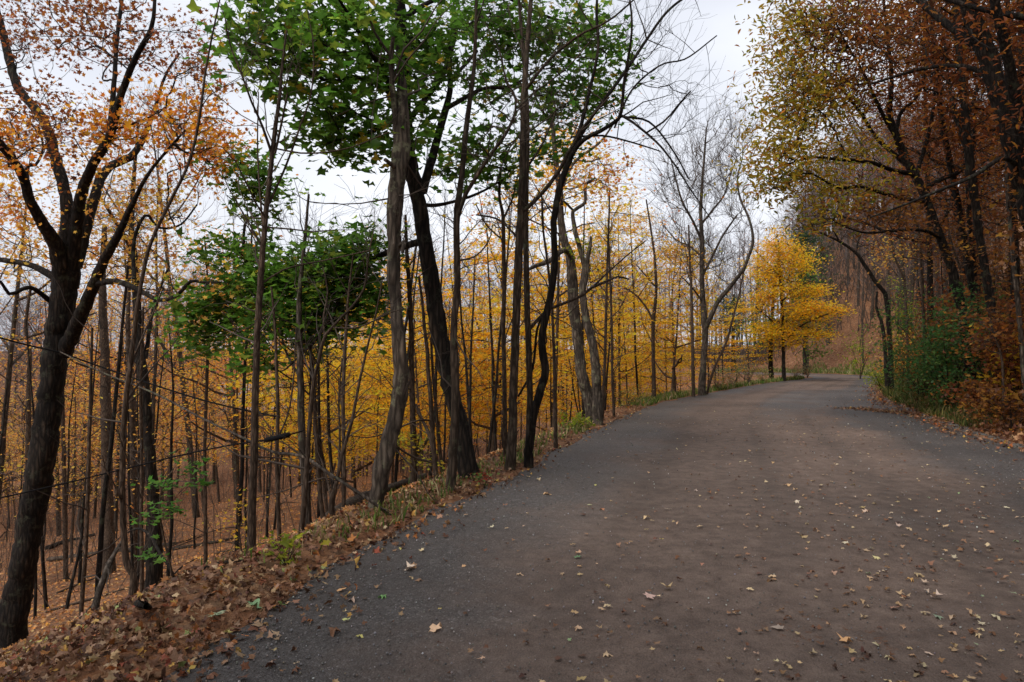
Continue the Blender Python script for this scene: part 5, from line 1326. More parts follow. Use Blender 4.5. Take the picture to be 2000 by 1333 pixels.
KINDS = {}
for q in range(4):
    KINDS['bare%d' % q] = (wood_tree('bare', 16 + q, .12 + .012 * q, 300 + q, .35, .20, 220, bark_m='bark_brown', ex=4, twlen=.8), 'bare_tree', 'tall bare tree', 'tree')
for q in range(2):
    KINDS['rusty%d' % q] = (wood_tree('bare', 15 + q, .12, 310 + q, .35, .22, 190, 'pinkish', 2, .13, ex=3, twlen=.7, spread=.35), 'bare_tree', 'tall tree with thin rusty crown', 'tree')
for q in range(3):
    KINDS['pole%d' % q] = (wood_tree('pole', 12 + 1.5 * q, .05 + .012 * q, 320 + q, .45, .10, 60, bark_m='bark_slim' if q == 1 else 'bark_brown', ex=3, twlen=.6, lean=.05), 'young_tree', 'slim pole of a tree', 'tree')
for q in range(3):
    KINDS['orange%d' % q] = (wood_tree('canopy', 13 + q, .105, 330 + q, .25, .24, 260, ('orange', 'amber', 'orange')[q], 9, .115, ex=1, twlen=.5, spread=.4, asc=.4), 'maple_tree', 'tall maple with sparse orange leaves', 'tree')
for q in range(3):
    KINDS['yellow%d' % q] = (wood_tree('canopy', 6.5 + 1.6 * q, .05, 340 + q, .2, .32, 230, ('yellow', 'yorange', 'yellow')[q], 15, .12, bark_m='bark_slim', twigs='twig_dark', ex=1, twlen=.3, spread=.28, asc=.15, layer=True, flat=.10, tpl=STAR, r0=.004, tilt=.5), 'understory_maple', 'low maple with layered yellow leaves', 'tree')
for q in range(2):
    KINDS['amber%d' % q] = (wood_tree('canopy', 7.5 + 2 * q, .05, 350 + q, .34, .28, 200, ('amber', 'amber')[q], 10, .10, bark_m='bark_slim', twigs='twig_dark', ex=1, twlen=.3, spread=.3, asc=.15, layer=True, flat=.12, tpl=STAR, r0=.004, tilt=.5), 'understory_maple', 'low maple with orange brown leaves', 'tree')
for q in range(3):
    KINDS['sapling%d' % q] = (wood_tree('pole', 4.5 + 1.4 * q, .026 + .006 * q, 360 + q, .25, .12, 34, 'amber' if q == 1 else None, 1, .08, bark_m='bark_dark', twigs='twig_dark', ex=2, twlen=.35, lean=.07, r0=.004), 'sapling', 'thin whippy sapling', 'sapling')
for q in range(2):
    KINDS['hill%d' % q] = (wood_tree('canopy', 12 + 2 * q, .11, 370 + q, .3, .24, 240, ('rust', 'brown')[q], 9, .13, bark_m='bark_dark', twigs='twig_dark', ex=2, twlen=.6, spread=.35, asc=.45, tpl=LONG), 'oak_tree', 'dark oak with brown leaves', 'tree')

LANDM = [(40, 'forked maple'), (245, 'bowed pole'), (298, 'ivy-green trunk'), (490, 'upright pole'), (595, 'light trunk'), (745, 'snag'), (900, 'black maple'),
         (1012, 'twin trunks'), (1160, 'pale pair'), (1275, 'slender fork'), (1372, 'tall bare tree'), (1520, 'yellow maple'), (1640, 'road end'), (1735, 'arching tree'), (1870, 'leaning oak'), (2000, 'black giant')]
LANDM[2] = (298, 'green wrapped trunk')
placed = []      # (px, d, x, y, key)
hand_xy = [(o.location.x, o.location.y) for o in COL.objects if o.parent is None and o.type == 'EMPTY']
def try_place(keys, wts, px0, px1, d0, d1, n, side, pw=1.0, gap=.9, dmin=1.0, dmax=999, seed=0):
    r = np.random.default_rng(seed)
    m = n * 14
    px = r.uniform(px0, px1, m); d = d0 + (d1 - d0) * r.random(m) ** pw
    x = (px - 1000) / FOC * d; y = d
    z, dl, dr, inn, left = land(x, y, True)
    dist = np.where(left, dl, dr)
    c = 0
    for q in range(m):
        if c >= n: break
        if inn[q] or left[q] != (side == 'down') or dist[q] < dmin or dist[q] > dmax: continue
        g = gap * (1 + d[q] * .02)
        if any((x[q] - p[2]) ** 2 + (y[q] - p[3]) ** 2 < g * g for p in placed): continue
        if any((x[q] - a) ** 2 + (y[q] - b) ** 2 < .35 for a, b in hand_xy): continue
        placed.append((px[q], d[q], x[q], y[q], keys[r.choice(len(keys), p=np.array(wts) / sum(wts))], z[q], side)); c += 1
bare = ['bare0', 'bare1', 'bare2', 'bare3']; rusty = ['rusty0', 'rusty1']; pole = ['pole0', 'pole1', 'pole2']
yel = ['yellow0', 'yellow1', 'yellow2']; amb = ['amber0', 'amber1']; ora = ['orange0', 'orange1', 'orange2']; sap = ['sapling0', 'sapling1', 'sapling2']; hil = ['hill0', 'hill1']
# downhill woods
try_place(sap, [3, 3, 3], -80, 1250, 9, 24, 24, 'down', 1.0, .9, 1.1, seed=1)
try_place(pole + bare, [3, 3, 3, 1, 1, 1, 1], -200, 1500, 20, 48, 13, 'down', 1.0, 1.3, 3, seed=2)
try_place(sap, [1, 1, 1], -150, 1500, 11, 40, 46, 'down', 1.0, .8, 2, seed=12)
try_place(amb + ora, [4, 4, 2, 2, 2], -150, 640, 19, 62, 52, 'down', 1.0, 1.4, 3, seed=3)
try_place(yel + amb, [4, 4, 4, 1, 1], 520, 1230, 14, 58, 56, 'down', .9, 1.2, 1.8, seed=4)
try_place(['yellow0', 'amber0'] + sap + ['rusty0'], [3, 1.4, 2, 2, 2, .6], 1200, 1480, 24, 60, 28, 'down', .9, 1.3, 1.8, seed=14)
try_place(ora, [1, 1, 1], -100, 1300, 26, 60, 22, 'down', 1.0, 2.5, 5, seed=5)
try_place(bare + rusty, [1, 1, 1, 1, 2, 2], -250, 1600, 42, 95, 66, 'down', 1.0, 2.2, 4, seed=6)
# uphill bank and the hillside behind the bend
try_place(hil + bare[:2] + sap, [4, 4, 1, 1, 1, 1, 1], 1760, 2500, 10, 36, 64, 'up', 1.0, 1.2, 1.8, seed=7)  # extra trees here, some out of view, added to darken the bank
try_place(bare + rusty + pole, [1, 1, 1, 1, 1.4, 1.4, 1.2, 1.2, 1.2], 1560, 1860, 32, 105, 92, 'up', 1.0, 1.2, 1.2, seed=8)
try_place(bare + rusty, [1, 1, 1, 1, 1.6, 1.6], 1150, 1600, 78, 120, 26, 'up', 1.0, 2.4, 2, seed=9)
try_place(bare + pole, [1] * 7, 1560, 1730, 68, 96, 16, 'up', 1.0, 1.5, 2, seed=15)
try_place(yel[:2] + sap, [2, 1, 1, 1, 1], 1560, 1720, 58, 75, 5, 'up', 1.0, 2, 1.5, seed=10)

def ordinal(k):
    return ['first', 'second', 'third', 'fourth', 'fifth', 'sixth', 'seventh', 'eighth', 'ninth', 'tenth', 'eleventh', 'twelfth'][k] if k < 12 else 'next'
def band(d, side):
    if side == 'down':
        return 'just downhill' if d < 16 else 'on the upper slope' if d < 26 else 'on the lower slope' if d < 42 else 'on the valley floor' if d < 62 else 'far across the valley'
    return 'low on the bank' if d < 20 else 'up the hillside' if d < 45 else 'beyond the bend' if d < 75 else 'far round the hill'
def between(px):
    a = [l for l in LANDM if l[0] <= px]; b = [l for l in LANDM if l[0] > px]
    if not a: return 'before the ' + LANDM[0][1], LANDM[0][1]
    if not b: return 'past the ' + LANDM[-1][1], LANDM[-1][1]
    return a[-1][1] + ' and ' + b[0][1], a[-1][1]
groups = {}
for p in placed:
    (mm, nm, desc, cat) = KINDS[p[4]]
    groups.setdefault((desc, band(p[1], p[6]), between(p[0])[0]), []).append(p)
r = np.random.default_rng(123)
for (desc, bd, bt), lst in groups.items():
    lst.sort(key=lambda p: p[0])
    for k_, p in enumerate(lst):
        (me1, me2), nm, _, cat = KINDS[p[4]]
        g = ('seen between ' + bt) if ' and ' in bt else bt
        lb = f'{desc} {bd}, {g}' + (f', {ordinal(k_)}' if len(lst) > 1 else '')
        lb = ' '.join(lb.split()[:16])
        o = link(nm, None, None, (p[2], p[3], p[5]))
        s = r.uniform(.82, 1.18)
        o.scale = (s, s, s * r.uniform(.93, 1.07))
        o.rotation_euler = (r.normal(0, .055), r.normal(0, .055), r.uniform(0, 6.28))
        tag(o, lb, cat, 'woodland trees: ' + desc)
        link('trunk', me1, o); link('crown', me2, o)

# unseen leafy trees added around the camera so their crowns darken the near road
big = wood_tree('canopy', 13, .2, 380, .36, .42, 420, 'green2', 18, .23, ex=2, twlen=.6, spread=.5, asc=.4, tpl=STAR, bark_m='bark_dark')
for (bx_, by_, lb) in ((-5.5, -5.5, 'unseen broad green maple added for shade on the downhill lip behind the viewpoint'), (6.9, -5.0, 'unseen broad green maple added for shade on the bank foot behind the viewpoint'), (-8.5, -13, 'second unseen broad green maple added for shade farther back on the downhill lip'), (9.8, 0.5, 'unseen broad green maple added for shade up the bank level with the viewpoint')):
    o = link('maple_tree', None, None, (bx_, by_, H(bx_, by_))); tag(o, lb, 'tree'); o.rotation_euler = (0, 0, bx_)
    link('trunk', big[0], o); link('crown', big[1], o)

# the wood beyond all of them reads as one mass
def low_tree(seed):
    r = np.random.default_rng(seed); G = Geo(); h = 15
    pts = np.c_[np.cumsum(r.normal(0, .2, (6, 2)), 0), np.linspace(-1, h, 6)]
    tubes(G, [pts], [np.linspace(.2, .03, 6)], 4, 0, r=r)
    tips = np.c_[r.normal(0, 1.7, (80, 2)), r.uniform(h * .35, h * 1.05, 80)]
    nodes = spline(pts, 24)
    pth, R_, _ = grow(nodes, nrm(np.gradient(nodes, axis=0)), np.full(24, .2), tips, r, .75, 1.4, r0=.014)
    tubes(G, pth[:, ::2] if pth.shape[1] % 2 else pth, R_[:, ::2] if pth.shape[1] % 2 else R_, 3, 0, r=r)
    p2, R2 = twiglets(pth, R_, r, 3, 1.1, .5, .7, r0=.012, n=2)
    tubes(G, p2, R2, 3, 0, r=r)
    return np.vstack(G.v), np.vstack(G.f4)
LT = [low_tree(s) for s in (1, 2, 3)]
G = Geo(); r = np.random.default_rng(9)
def mass(n, px0, px1, d0, d1):
    px = r.uniform(px0, px1, n); d = d0 + (d1 - d0) * r.random(n)
    x = (px - 1000) / FOC * d
    z, dl, dr, inn, left = land(x, d, True)
    for q in range(n):
        if inn[q] or min(dl[q], dr[q]) < 2: continue
        v, f = LT[q % 3]; a = r.uniform(0, 6.28); s = r.uniform(.8, 1.2)
        c_, s_ = math.cos(a), math.sin(a)
        vv = np.c_[(v[:, 0] * c_ - v[:, 1] * s_) * s + x[q], (v[:, 0] * s_ + v[:, 1] * c_) * s + d[q], v[:, 2] * s + z[q]]
        G.add(vv, f)
mass(330, -350, 1620, 90, 180)
mass(110, 1560, 2000, 84, 150)
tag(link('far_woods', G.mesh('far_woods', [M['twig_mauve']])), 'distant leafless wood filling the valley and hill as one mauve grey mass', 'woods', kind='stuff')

# bare brush between the trunks
def brush(name, label, n, px0, px1, d0, d1, side, h0, h1, m, seed, dm=1.2, rad=.006):
    r = np.random.default_rng(seed)
    px = r.uniform(px0, px1, n); d = d0 + (d1 - d0) * r.random(n)
    x = (px - 1000) / FOC * d
    z, dl, dr, inn, left = land(x, d, True)
    ok = ~inn & (left == (side == 'down')) & (np.minimum(dl, dr) > dm)
    b = np.c_[x, d, z][ok]; n = len(b)
    h = r.uniform(h0, h1, n)
    s4 = np.linspace(0, 1, 4)[None, :, None]
    dv = np.c_[r.normal(0, .28, (n, 2)), np.ones(n)] * h[:, None]
    pth = b[:, None] + dv[:, None] * s4 + r.normal(0, .04, (n, 4, 3)) * h[:, None, None] * (s4 > 0)
    G = Geo(); R_ = (rad * (1 + .02 * b[:, 1]))[:, None] * np.linspace(1, .4, 4)[None] * (.6 + .4 * h[:, None])
    tubes(G, pth, R_, 3, 0, r=r)
    p2, R2 = twiglets(pth, R_, r, 5, (h0 + h1) * .18, .5, .9, r0=rad * .55, n=3)
    tubes(G, p2, R2 * 1.4, 3, 0, r=r)
    tag(link(name, G.mesh(name, [M[m]])), label, 'undergrowth', kind='stuff')
brush('undergrowth', 'bare mauve brush and seedlings covering the hillside beyond the bend', 5200, 1150, 1960, 48, 112, 'up', .7, 3.0, 'twig', 1, 5, .012)
brush('undergrowth', 'thin leafless brush standing among the stems on the downhill slope', 1300, -200, 1560, 15, 80, 'down', .6, 3.2, 'twig', 2, 4, .005)
brush('undergrowth', 'dark tangled brush on the shaded bank uphill of the road', 900, 1700, 2500, 13, 40, 'up', .5, 2.2, 'twig_dark', 3, .8, .006)

# ------------------------------------------------------------------ shrubs, weeds and grass
def shrub(name, label, px, py, hgt, wd, pal, n, size, tpl=STAR, seed=0, per=8, cat='shrub', twm='twig_dark', spread=.14, tilt=.8, dp=None, group=None, dd=None):
    r = np.random.default_rng(seed + 500)
    if dd: p = np.array([(px - 1000) / FOC * dd, dd, 0]); p[2] = H(p[0], p[1])
    else: p = hit(px, py)
    if p is None: return
    root = link(name, None, None, p); tag(root, label, cat, group)
    G = Geo()
    a = r.uniform(0, 6.28, 9); l_ = r.uniform(.4, .9, 9)
    s5 = np.linspace(0, 1, 5)[None, :, None]
    e = np.c_[np.cos(a) * wd * .5 * l_, np.sin(a) * wd * .5 * l_, hgt * r.uniform(.6, 1, 9)]
    pth = e[:, None] * s5; pth[:, :, 2] = e[:, None, 2] * (s5[..., 0] ** .7) - .03
    tubes(G, pth, np.linspace(.014, .005, 5)[None] * np.ones((9, 1)) * min(1, max(.2, hgt / 1.5)), 5, 0, r=r)
    nodes = pth.reshape(-1, 3); dirs = nrm(np.gradient(pth, axis=1)).reshape(-1, 3)
    q = nrm(r.normal(size=(n, 3))) * (r.random((n, 1)) ** .45)
    tips = q * [wd / 2, (dp or wd) / 2, hgt * .48] + [0, 0, hgt * .55]
    tips *= (1 + .25 * np.sin(3 * np.arctan2(q[:, 1:2], q[:, :1]) + seed))
    tips[:, 2] = np.maximum(tips[:, 2], .05)
    pt, R_, _ = grow(nodes, dirs, np.full(len(nodes), .012), tips, r, .5, .8, r0=.0025)
    tubes(G, pt, R_, 3, 0, r=r)
    st = G.mesh(name + '_stems', [M[twm]]); link('stem', st, root)
    if pal:
        G = Geo(); leaves(G, tips, per, [spread, spread, spread * .6], size, tpl, tilt, pal, r, 0)
        link('foliage', G.mesh(name + '_foliage', [M['leaf']]), root)
    return root
shrub('shrub', 'large dark green shrub bulging from the foot of the bank over the edging', 1855, 0, 2.7, 3.2, 'shrub', 520, .085, seed=1, per=14, spread=.12, dd=17.2)
shrub('shrub', 'dark green shrub joined to the large one, higher on the bank', 1925, 0, 2.2, 2.4, 'shrub', 260, .085, seed=2, per=12, dd=17.5)
shrub('shrub', 'smaller green and bronze shrub at the foot of the bank before the arching tree', 1800, 0, 1.5, 1.9, [((.05, .09, .02), 4), ((.12, .12, .02), 3), ((.25, .12, .03), 2)], 170, .08, seed=3, per=10, dd=20.5)
shrub('shrub', 'upright bright green shrub behind the arching tree at the bend', 1768, 735, 4.6, 2.2, 'lime', 160, .13, seed=4, per=9, spread=.22)
shrub('shrub', 'green sapling shrub in the gap between road end and arching tree', 1680, 742, 3.2, 2.6, 'lime', 70, .14, seed=5, per=8, spread=.25)
shrub('shrub', 'low yellow green bush at the foot of the arching tree', 1722, 765, 1.0, 1.3, 'lime', 70, .09, seed=6, per=8)
shrub('shrub', 'shrub with clear yellow leaves on the shaded bank above the edging', 1985, 0, 1.7, 1.5, [((.6, .4, .03), 4), ((.5, .28, .03), 3)], 70, .10, MAPLE, seed=7, per=6, spread=.12, dd=14)
shrub('shrub', 'brown leaved bush low on the bank below the clear yellow one', 1940, 0, .8, 1.6, 'rust', 120, .08, MAPLE, seed=8, per=8, dd=14.6)
shrub('shrub', 'brown leafy mound at the edging downhill of the large green shrub', 1975, 0, .9, 1.7, 'brown', 120, .075, MAPLE, seed=9, per=8, dd=13)
shrub('shrub', 'heap of russet brambles on the steep bank under the black giant', 2010, 0, 1.8, 2.6, 'rust', 260, .085, MAPLE, seed=10, per=9, dd=15)
shrub('shrub', 'green weedy bush on the verge midway from pale pair to bare tree', 1283, 779, .75, 1.9, [((.10, .17, .03), 4), ((.2, .22, .04), 3), ((.4, .34, .06), 1)], 110, .07, seed=11, per=8)
shrub('shrub', 'straggly weed bush beside the green weedy bush at the verge', 1225, 797, .6, 1.3, [((.16, .2, .04), 3), ((.4, .3, .06), 3), ((.45, .2, .05), 2)], 70, .06, seed=12, per=6)
for q, (px, py) in enumerate([(1400, 762), (1432, 757), (1462, 752), (1490, 749), (1555, 741), (1577, 738)]):
    shrub('weed_bush', 'scrubby tan weeds on the verge, clump %s from the tall bare tree' % ordinal(q), px, py, .9 + .25 * (q % 3), 1.5, [((.35, .24, .12), 3), ((.2, .22, .06), 2), ((.45, .2, .06), 1)] , 60, .09, QUAD, seed=20 + q, per=5, twm='twig', group='weeds on the verge')
for q, (px, dd_, h_, w_, pl, lb) in enumerate([
    (1835, 23, 2.2, 2.8, 'brown', 'tall tangle of orange brown leaves on the bank above the large green shrub'),
    (1900, 21, 2.4, 3.0, 'rust', 'rust leaved thicket climbing the bank behind the leaning oak foot'),
    (1960, 18, 2.4, 3.0, 'brown', 'brown leaved thicket under the black giant, uphill of the yellow leaved shrub'),
    (2050, 13.5, 1.9, 2.6, 'rust', 'shaded rust thicket at the very edge of the view on the bank'),
    (1775, 29, 2.0, 2.6, 'amber', 'amber leaved thicket on the bank just behind the arching tree'),
    (1890, 30, 3.0, 4.0, 'rust', 'wide rusty thicket high on the bank between oak trunks'),
    (1990, 25, 3.2, 4.4, 'brown', 'wide brown thicket high on the bank behind the black giant')]):
    shrub('shrub', lb, px, 0, h_, w_, pl, 190, .10, MAPLE, seed=70 + q, per=9, spread=.2, dd=dd_)
shrub('shrub', 'small seedling with lime leaves at the road edge below the light trunk', 560, 1105, .26, .4, 'lime', 9, .06, MAPLE, seed=30, per=5, spread=.07)
shrub('shrub', 'tuft of green seedlings at the foot of the pale pair', 1130, 838, .35, .7, 'lime', 22, .07, MAPLE, seed=31, per=5, spread=.08)
shrub('shrub', 'reddish seedling at the base of the leaning black trunk', 944, 955, .16, .25, [((.4, .08, .04), 3), ((.2, .3, .08), 2)], 9, .04, MAPLE, seed=32, per=5, spread=.06)

def blades(n, fx, hgt, seed, pal):
    r = np.random.default_rng(seed); G = Geo()
    x, y = fx(n, r)
    z = land(x, y)
    c = colours(pal, len(x), r)
    h_ = hgt * np.exp(r.normal(0, .35, len(x)))
    a = r.uniform(0, 6.28, len(x)); w_ = .004 + .0006 * y
    lean = r.normal(0, .35, (len(x), 2)) * h_[:, None]
    p = np.c_[x, y, z]
    dx = np.c_[np.cos(a), np.sin(a), np.zeros(len(x))] * w_[:, None]
    mid = p + np.c_[lean * .35, h_ * .6]; tip = p + np.c_[lean, h_ * .95]
    V = np.stack([p - dx, p + dx, mid + dx * .7, mid - dx * .7, tip], 1).reshape(-1, 3)
    b = np.arange(len(x))[:, None] * 5
    C = np.repeat(c, 5, 0)
    G.add(V, np.hstack([b, b + 1, b + 2, b + 3]), C, 0)
    G2 = G
    G2.f3.append(np.hstack([b + 3, b + 2, b + 4])); G2.m3.append(np.zeros(len(x)))
    return G2
GP = [((.09, .15, .03), 4), ((.14, .2, .04), 3), ((.3, .26, .1), 2), ((.38, .3, .17), 1.5)]
def along(E, y0, y1, off0, off1):
    def f(n, r):
        e = E[(E[:, 1] > y0) & (E[:, 1] < y1) & (E[:, 0] > -3)]
        i = r.integers(0, len(e) - 1, n); t = r.random(n)
        p = e[i] * (1 - t[:, None]) + e[i + 1] * t[:, None]
        d_ = nrm(e[i + 1] - e[i]); nn = np.c_[-d_[:, 1], d_[:, 0]] * np.sign((off1 + off0))
        o = abs(off0) + (abs(off1) - abs(off0)) * r.random(n) ** 1.4
        o = o * (1 + .4 * np.sin(p[:, 1] * 1.7))
        return p[:, 0] + nn[:, 0] * o, p[:, 1] + nn[:, 1] * o
    return f
gm = M['grass']
G = blades(5200, along(EL, 19, 50, .1, 1.2), .15, 1, GP)
tag(link('grass', G.mesh('grass', [gm])), 'strip of green grass and weeds along the far downhill verge', 'grass', kind='stuff')
G = blades(9000, along(ER, 14, 46, -.1, -1.3), .2, 2, [((.05, .08, .02), 4), ((.12, .13, .03), 3), ((.25, .2, .08), 2)])
tag(link('grass', G.mesh('grass_bank', [gm])), 'dull dark grass overgrowing the stones at the foot of the bank', 'grass', kind='stuff')
G = blades(2600, along(ER, 48, 76, -.1, -1.6), .3, 3, GP)
tag(link('grass', G.mesh('grass_far', [gm])), 'green grass fringe along the far side of the bend', 'grass', kind='stuff')
G = blades(1300, along(EL, 5, 18, .2, .9), .09, 4, GP)
tag(link('grass', G.mesh('grass_lip', [gm])), 'few short grass blades poking through the leaf litter at the near lip', 'grass', kind='stuff')

# ------------------------------------------------------------------ fallen wood
def log(name, label, pts, rads, m='bark_brown', lift=.6, k=10, cat='log', stubs=4, seed=0, group=None):
    r = np.random.default_rng(seed + 900)
    P_ = [hit(*p) if len(p) == 2 else P(*p) for p in pts]
    P_ = np.array(P_); P_[:, 2] += np.array(rads) * (lift if len(pts[0]) == 2 else 0)
    G = Geo(); s = limb_mesh(G, P_, np.array(rads), k, .12, .1, r)
    if stubs:
        ii = r.integers(1, len(s) - 1, stubs)
        d_ = nrm(r.normal(size=(stubs, 3)) + [0, 0, .6]) * r.uniform(.15, .5, (stubs, 1))
        q = np.linspace(0, 1, 4)[None, :, None]
        tubes(G, s[ii, None, :3] + d_[:, None] * q + r.normal(0, .015, (stubs, 4, 3)), (s[ii, 3] * .3)[:, None] * np.linspace(1, .4, 4)[None], 5, 0, r=r)
    o = link(name, G.mesh(name, [M[m]], P_[0]), None, P_[0]); tag(o, label, cat, group)
log('fallen_log', 'thick fallen trunk lying up the slope from the upright pole towards the snag', [(505, 1098, 8.7), (560, 1063, 9.3), (622, 1027, 10.2), (665, 996, 11), (705, 975, 11.8), (765, 952, 13), (830, 930, 14.5)], [.10, .105, .10, .10, .09, .08, .06], seed=1)
log('fallen_log', 'long straight log lying flat on the open leafy floor', [(95, 1096), (170, 1088), (250, 1078), (340, 1066)], [.10, .11, .10, .08], seed=2)
log('fallen_log', 'dark mossy log behind the long straight one', [(92, 1074), (130, 1062), (185, 1048)], [.13, .12, .09], 'bark_dark', seed=3)
log('fallen_log', 'thin log stretching from the green wrapped trunk to the upright pole', [(325, 1078), (400, 1066), (455, 1054)], [.07, .065, .05], seed=4)
log('fallen_branch', 'black curved branch lying on the leafy lip under the green sapling', [(335, 1132), (352, 1112), (378, 1096), (405, 1084)], [.02, .02, .017, .01], 'bark_dark', 1.2, 7, 'branch', 2, 5)
log('fallen_branch', 'short rotten stick in the litter near the foot of the bowed pole', [(248, 1178), (268, 1186), (292, 1197)], [.02, .022, .016], 'bark_dark', 1.0, 7, 'branch', 0, 6)
log('fallen_branch', 'dark stick resting on the litter by the upright pole', [(395, 1118), (430, 1108), (475, 1102)], [.014, .015, .01], 'bark_dark', 1.6, 6, 'branch', 1, 7)
r9 = np.random.default_rng(55)
for q in range(12):
    a, b, c = r9.uniform(60, 900), 0, r9.uniform(11, 26)
    an, ln = r9.uniform(0, 3.14), r9.uniform(.9, 2.6)
    x0, y0 = (a - 1000) / FOC * c, c
    pw = []
    for t_ in (0, .33, .66, 1):
        x1, y1 = x0 + math.cos(an + t_ * .3) * ln * t_, y0 + math.sin(an + t_ * .3) * ln * t_
        pr_ = proj((x1, y1, H(x1, y1) + .04)); pw.append((pr_[0], pr_[1], pr_[2]))
    g_ = between(a)[0]
    log('fallen_branch', 'broken branch lying on the leafy slope, seen between ' + g_ if ' and ' in g_ else 'broken branch lying on the leafy slope ' + g_, pw, [.03, .028, .02, .012], 'bark_slim', 0, 6, 'branch', 3, 20 + q, 'fallen branches on the slope')
def stick(name, label, pts, cat, m, k=8, seed=0, tw=0, group=None):
    r = np.random.default_rng(seed + 70)
    P_ = np.array([P(a, b, c) for a, b, c, _ in pts]); R_ = np.array([w_ / FOC * c for _, _, c, w_ in pts])
    G = Geo(); s = limb_mesh(G, P_, R_, k, .08, .04, r)
    if tw:
        ii = r.integers(1, len(s) - 1, tw); q = np.linspace(0, 1, 4)[None, :, None]
        d_ = nrm(r.normal(size=(tw, 3)) + [0, 0, .3]) * r.uniform(.1, .5, (tw, 1))
        tubes(G, s[ii, None, :3] + d_[:, None] * q + r.normal(0, .02, (tw, 4, 3)) * (q > 0), (s[ii, 3] * .4)[:, None] * np.linspace(1, .3, 4)[None], 4, 0, r=r)
    o = link(name, G.mesh(name, [M[m]], P_[0]), None, P_[0]); tag(o, label, cat, group)
    return o
stick('fallen_pole', 'long bare leaning pole lodged slantwise through the stems down to the snag foot',
      [(118, 688, 9.0, 1.2), (200, 728, 8.7, 1.5), (300, 768, 8.2, 1.8), (400, 820, 7.7, 2.1), (470, 853, 7.3, 2.4), (530, 882, 7.1, 2.7), (572, 888, 6.95, 3.2), (600, 896, 6.85, 3.1), (650, 930, 6.6, 3.3), (720, 976, 6.5, 3.3), (782, 1022, 6.6, 3.6)], 'branch', 'bark_grey', seed=1, tw=14)
stick('dead_sapling', 'dead grey sapling propped at an angle beyond the lip near the bowed pole', [(184, 1192, 6.8, 7), (196, 1150, 6.9, 6.4), (212, 1105, 7.0, 6), (226, 1078, 7.1, 4), (240, 1055, 7.2, 3)], 'branch', 'bark_grey', seed=2, tw=5)
stick('dead_sapling', 'dark dead stem slanting beside the propped grey sapling', [(130, 1190, 7.5, 3.6), (140, 1140, 7.6, 3), (152, 1090, 7.7, 2.6), (162, 1030, 7.8, 2)], 'branch', 'bark_dark', seed=3, tw=4)
stick('bent_branch', 'dark hooked bough reaching down to the lip from the green wrapped trunk', [(338, 1128, 8.6, 3.6), (333, 1112, 8.7, 3), (312, 1080, 9, 3), (292, 1045, 9.4, 2.6), (270, 1033, 9.6, 2.2), (250, 1040, 9.8, 1.6)], 'branch', 'bark_dark', seed=4, tw=6)

# ------------------------------------------------------------------ cables strung through the stems
def cable(name, label, pts, rad, sleeve=None):
    P_ = np.array([P(*p) for p in pts])
    root = link(name, None, None, P_[0]); tag(root, label, 'cable')
    s = spline(P_, 60); G = Geo(); tubes(G, s[None], np.full((1, 60), rad), 8, 0)
    link('wire', G.mesh(name, [M['black']], P_[0]), root)
    if sleeve:
        Q = spline(np.array([P(*p) for p in sleeve]), 14)
        rr = np.full(14, .027); rr[[0, -1]] = .019; rr += .0015 * np.cos(np.arange(14) * 2.2)
        G = Geo(); tubes(G, Q[None], rr[None], 12, 0); link('sleeve', G.mesh('sleeve', [M['black']], P_[0]), root)
    return root
cable('cable', 'thick black cable crossing the forked maple trunk and sagging to the upright pole', [(-60, 640, 9), (0, 660, 9.2), (60, 676, 9.4), (120, 690, 9.6), (200, 718, 9.8), (300, 752, 9.6), (400, 783, 9.2), (480, 802, 8.8), (545, 815, 8.6)], .011)
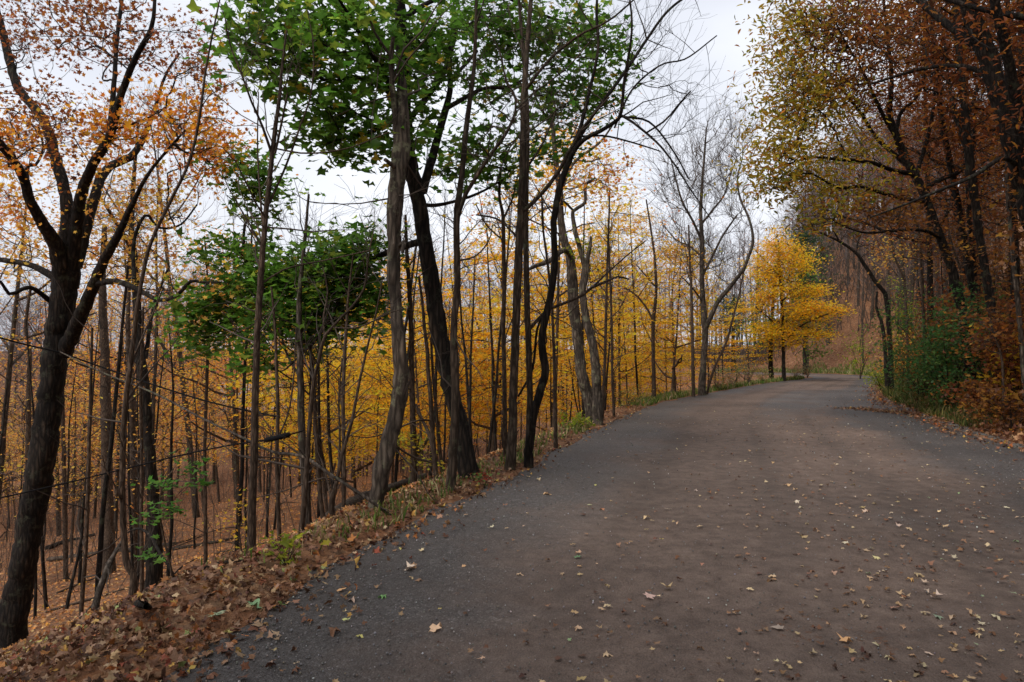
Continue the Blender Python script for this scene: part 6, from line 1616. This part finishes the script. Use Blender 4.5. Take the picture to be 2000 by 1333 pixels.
cable('cable', 'thin black wire ending in a fat black sleeve beside the light grey trunk', [(-60, 985, 7.4), (0, 973, 7.5), (120, 946, 7.7), (240, 917, 7.9), (360, 888, 7.8), (450, 870, 7.4), (516, 860, 7.0), (566, 849, 6.9), (592, 842, 7.2)], .008,
      [(518, 860, 7.0), (534, 857, 6.95), (550, 853, 6.9), (567, 849, 6.9)])

# ------------------------------------------------------------------ glimpses of a house down in the valley
def house(label, px, d, wid, dep, hw_, yaw, zoff=0):
    x = (px - 1000) / FOC * d; z = H(x, d) + zoff
    root = link('house', None, None, (x, d, z)); root.rotation_euler = (0, 0, yaw); tag(root, label, 'house')
    def box(n, lo, hi, m, par):
        lo, hi = np.array(lo, float), np.array(hi, float)
        v = [(a, b, c) for a in (lo[0], hi[0]) for b in (lo[1], hi[1]) for c in (lo[2], hi[2])]
        G = Geo(); G.add(v, [[0, 1, 3, 2], [4, 6, 7, 5], [0, 4, 5, 1], [2, 3, 7, 6], [0, 2, 6, 4], [1, 5, 7, 3]])
        o = link(n, G.mesh(n, [M[m]], smooth=False), par); return o
    box('wall', (-wid / 2, -dep / 2, -1), (wid / 2, dep / 2, hw_), 'wall', root)
    G = Geo(); e = .5
    v = [(-wid / 2 - e, -dep / 2 - e, hw_), (wid / 2 + e, -dep / 2 - e, hw_), (wid / 2 + e, dep / 2 + e, hw_), (-wid / 2 - e, dep / 2 + e, hw_), (-wid / 2 - e, 0, hw_ + 2.2), (wid / 2 + e, 0, hw_ + 2.2)]
    G.add(v, [[0, 1, 5, 4], [2, 3, 4, 5], [0, 3, 2, 1]]); G.add(v, [[0, 4, 3], [1, 2, 5]])
    link('roof', G.mesh('roof', [M['redroof']], smooth=False), root)
    for q in range(3):
        cx = -wid / 2 + wid * (q + .5) / 3
        f = box('window', (cx - .7, -dep / 2 - .06, 1.0), (cx + .7, -dep / 2 - .003, 2.4), 'wall', root)
        box('pane', (cx - .58, -dep / 2 - .075, 1.12), (cx + .58, -dep / 2 - .063, 2.28), 'glass', f)
house('white house with a red roof glimpsed low through the stems by the upright pole', 512, 84, 9, 7, 3, .35, 1.0)
house('white house with a red roof glimpsed through the stems before the snag', 705, 92, 9, 7, 3, -.2, 3.2)
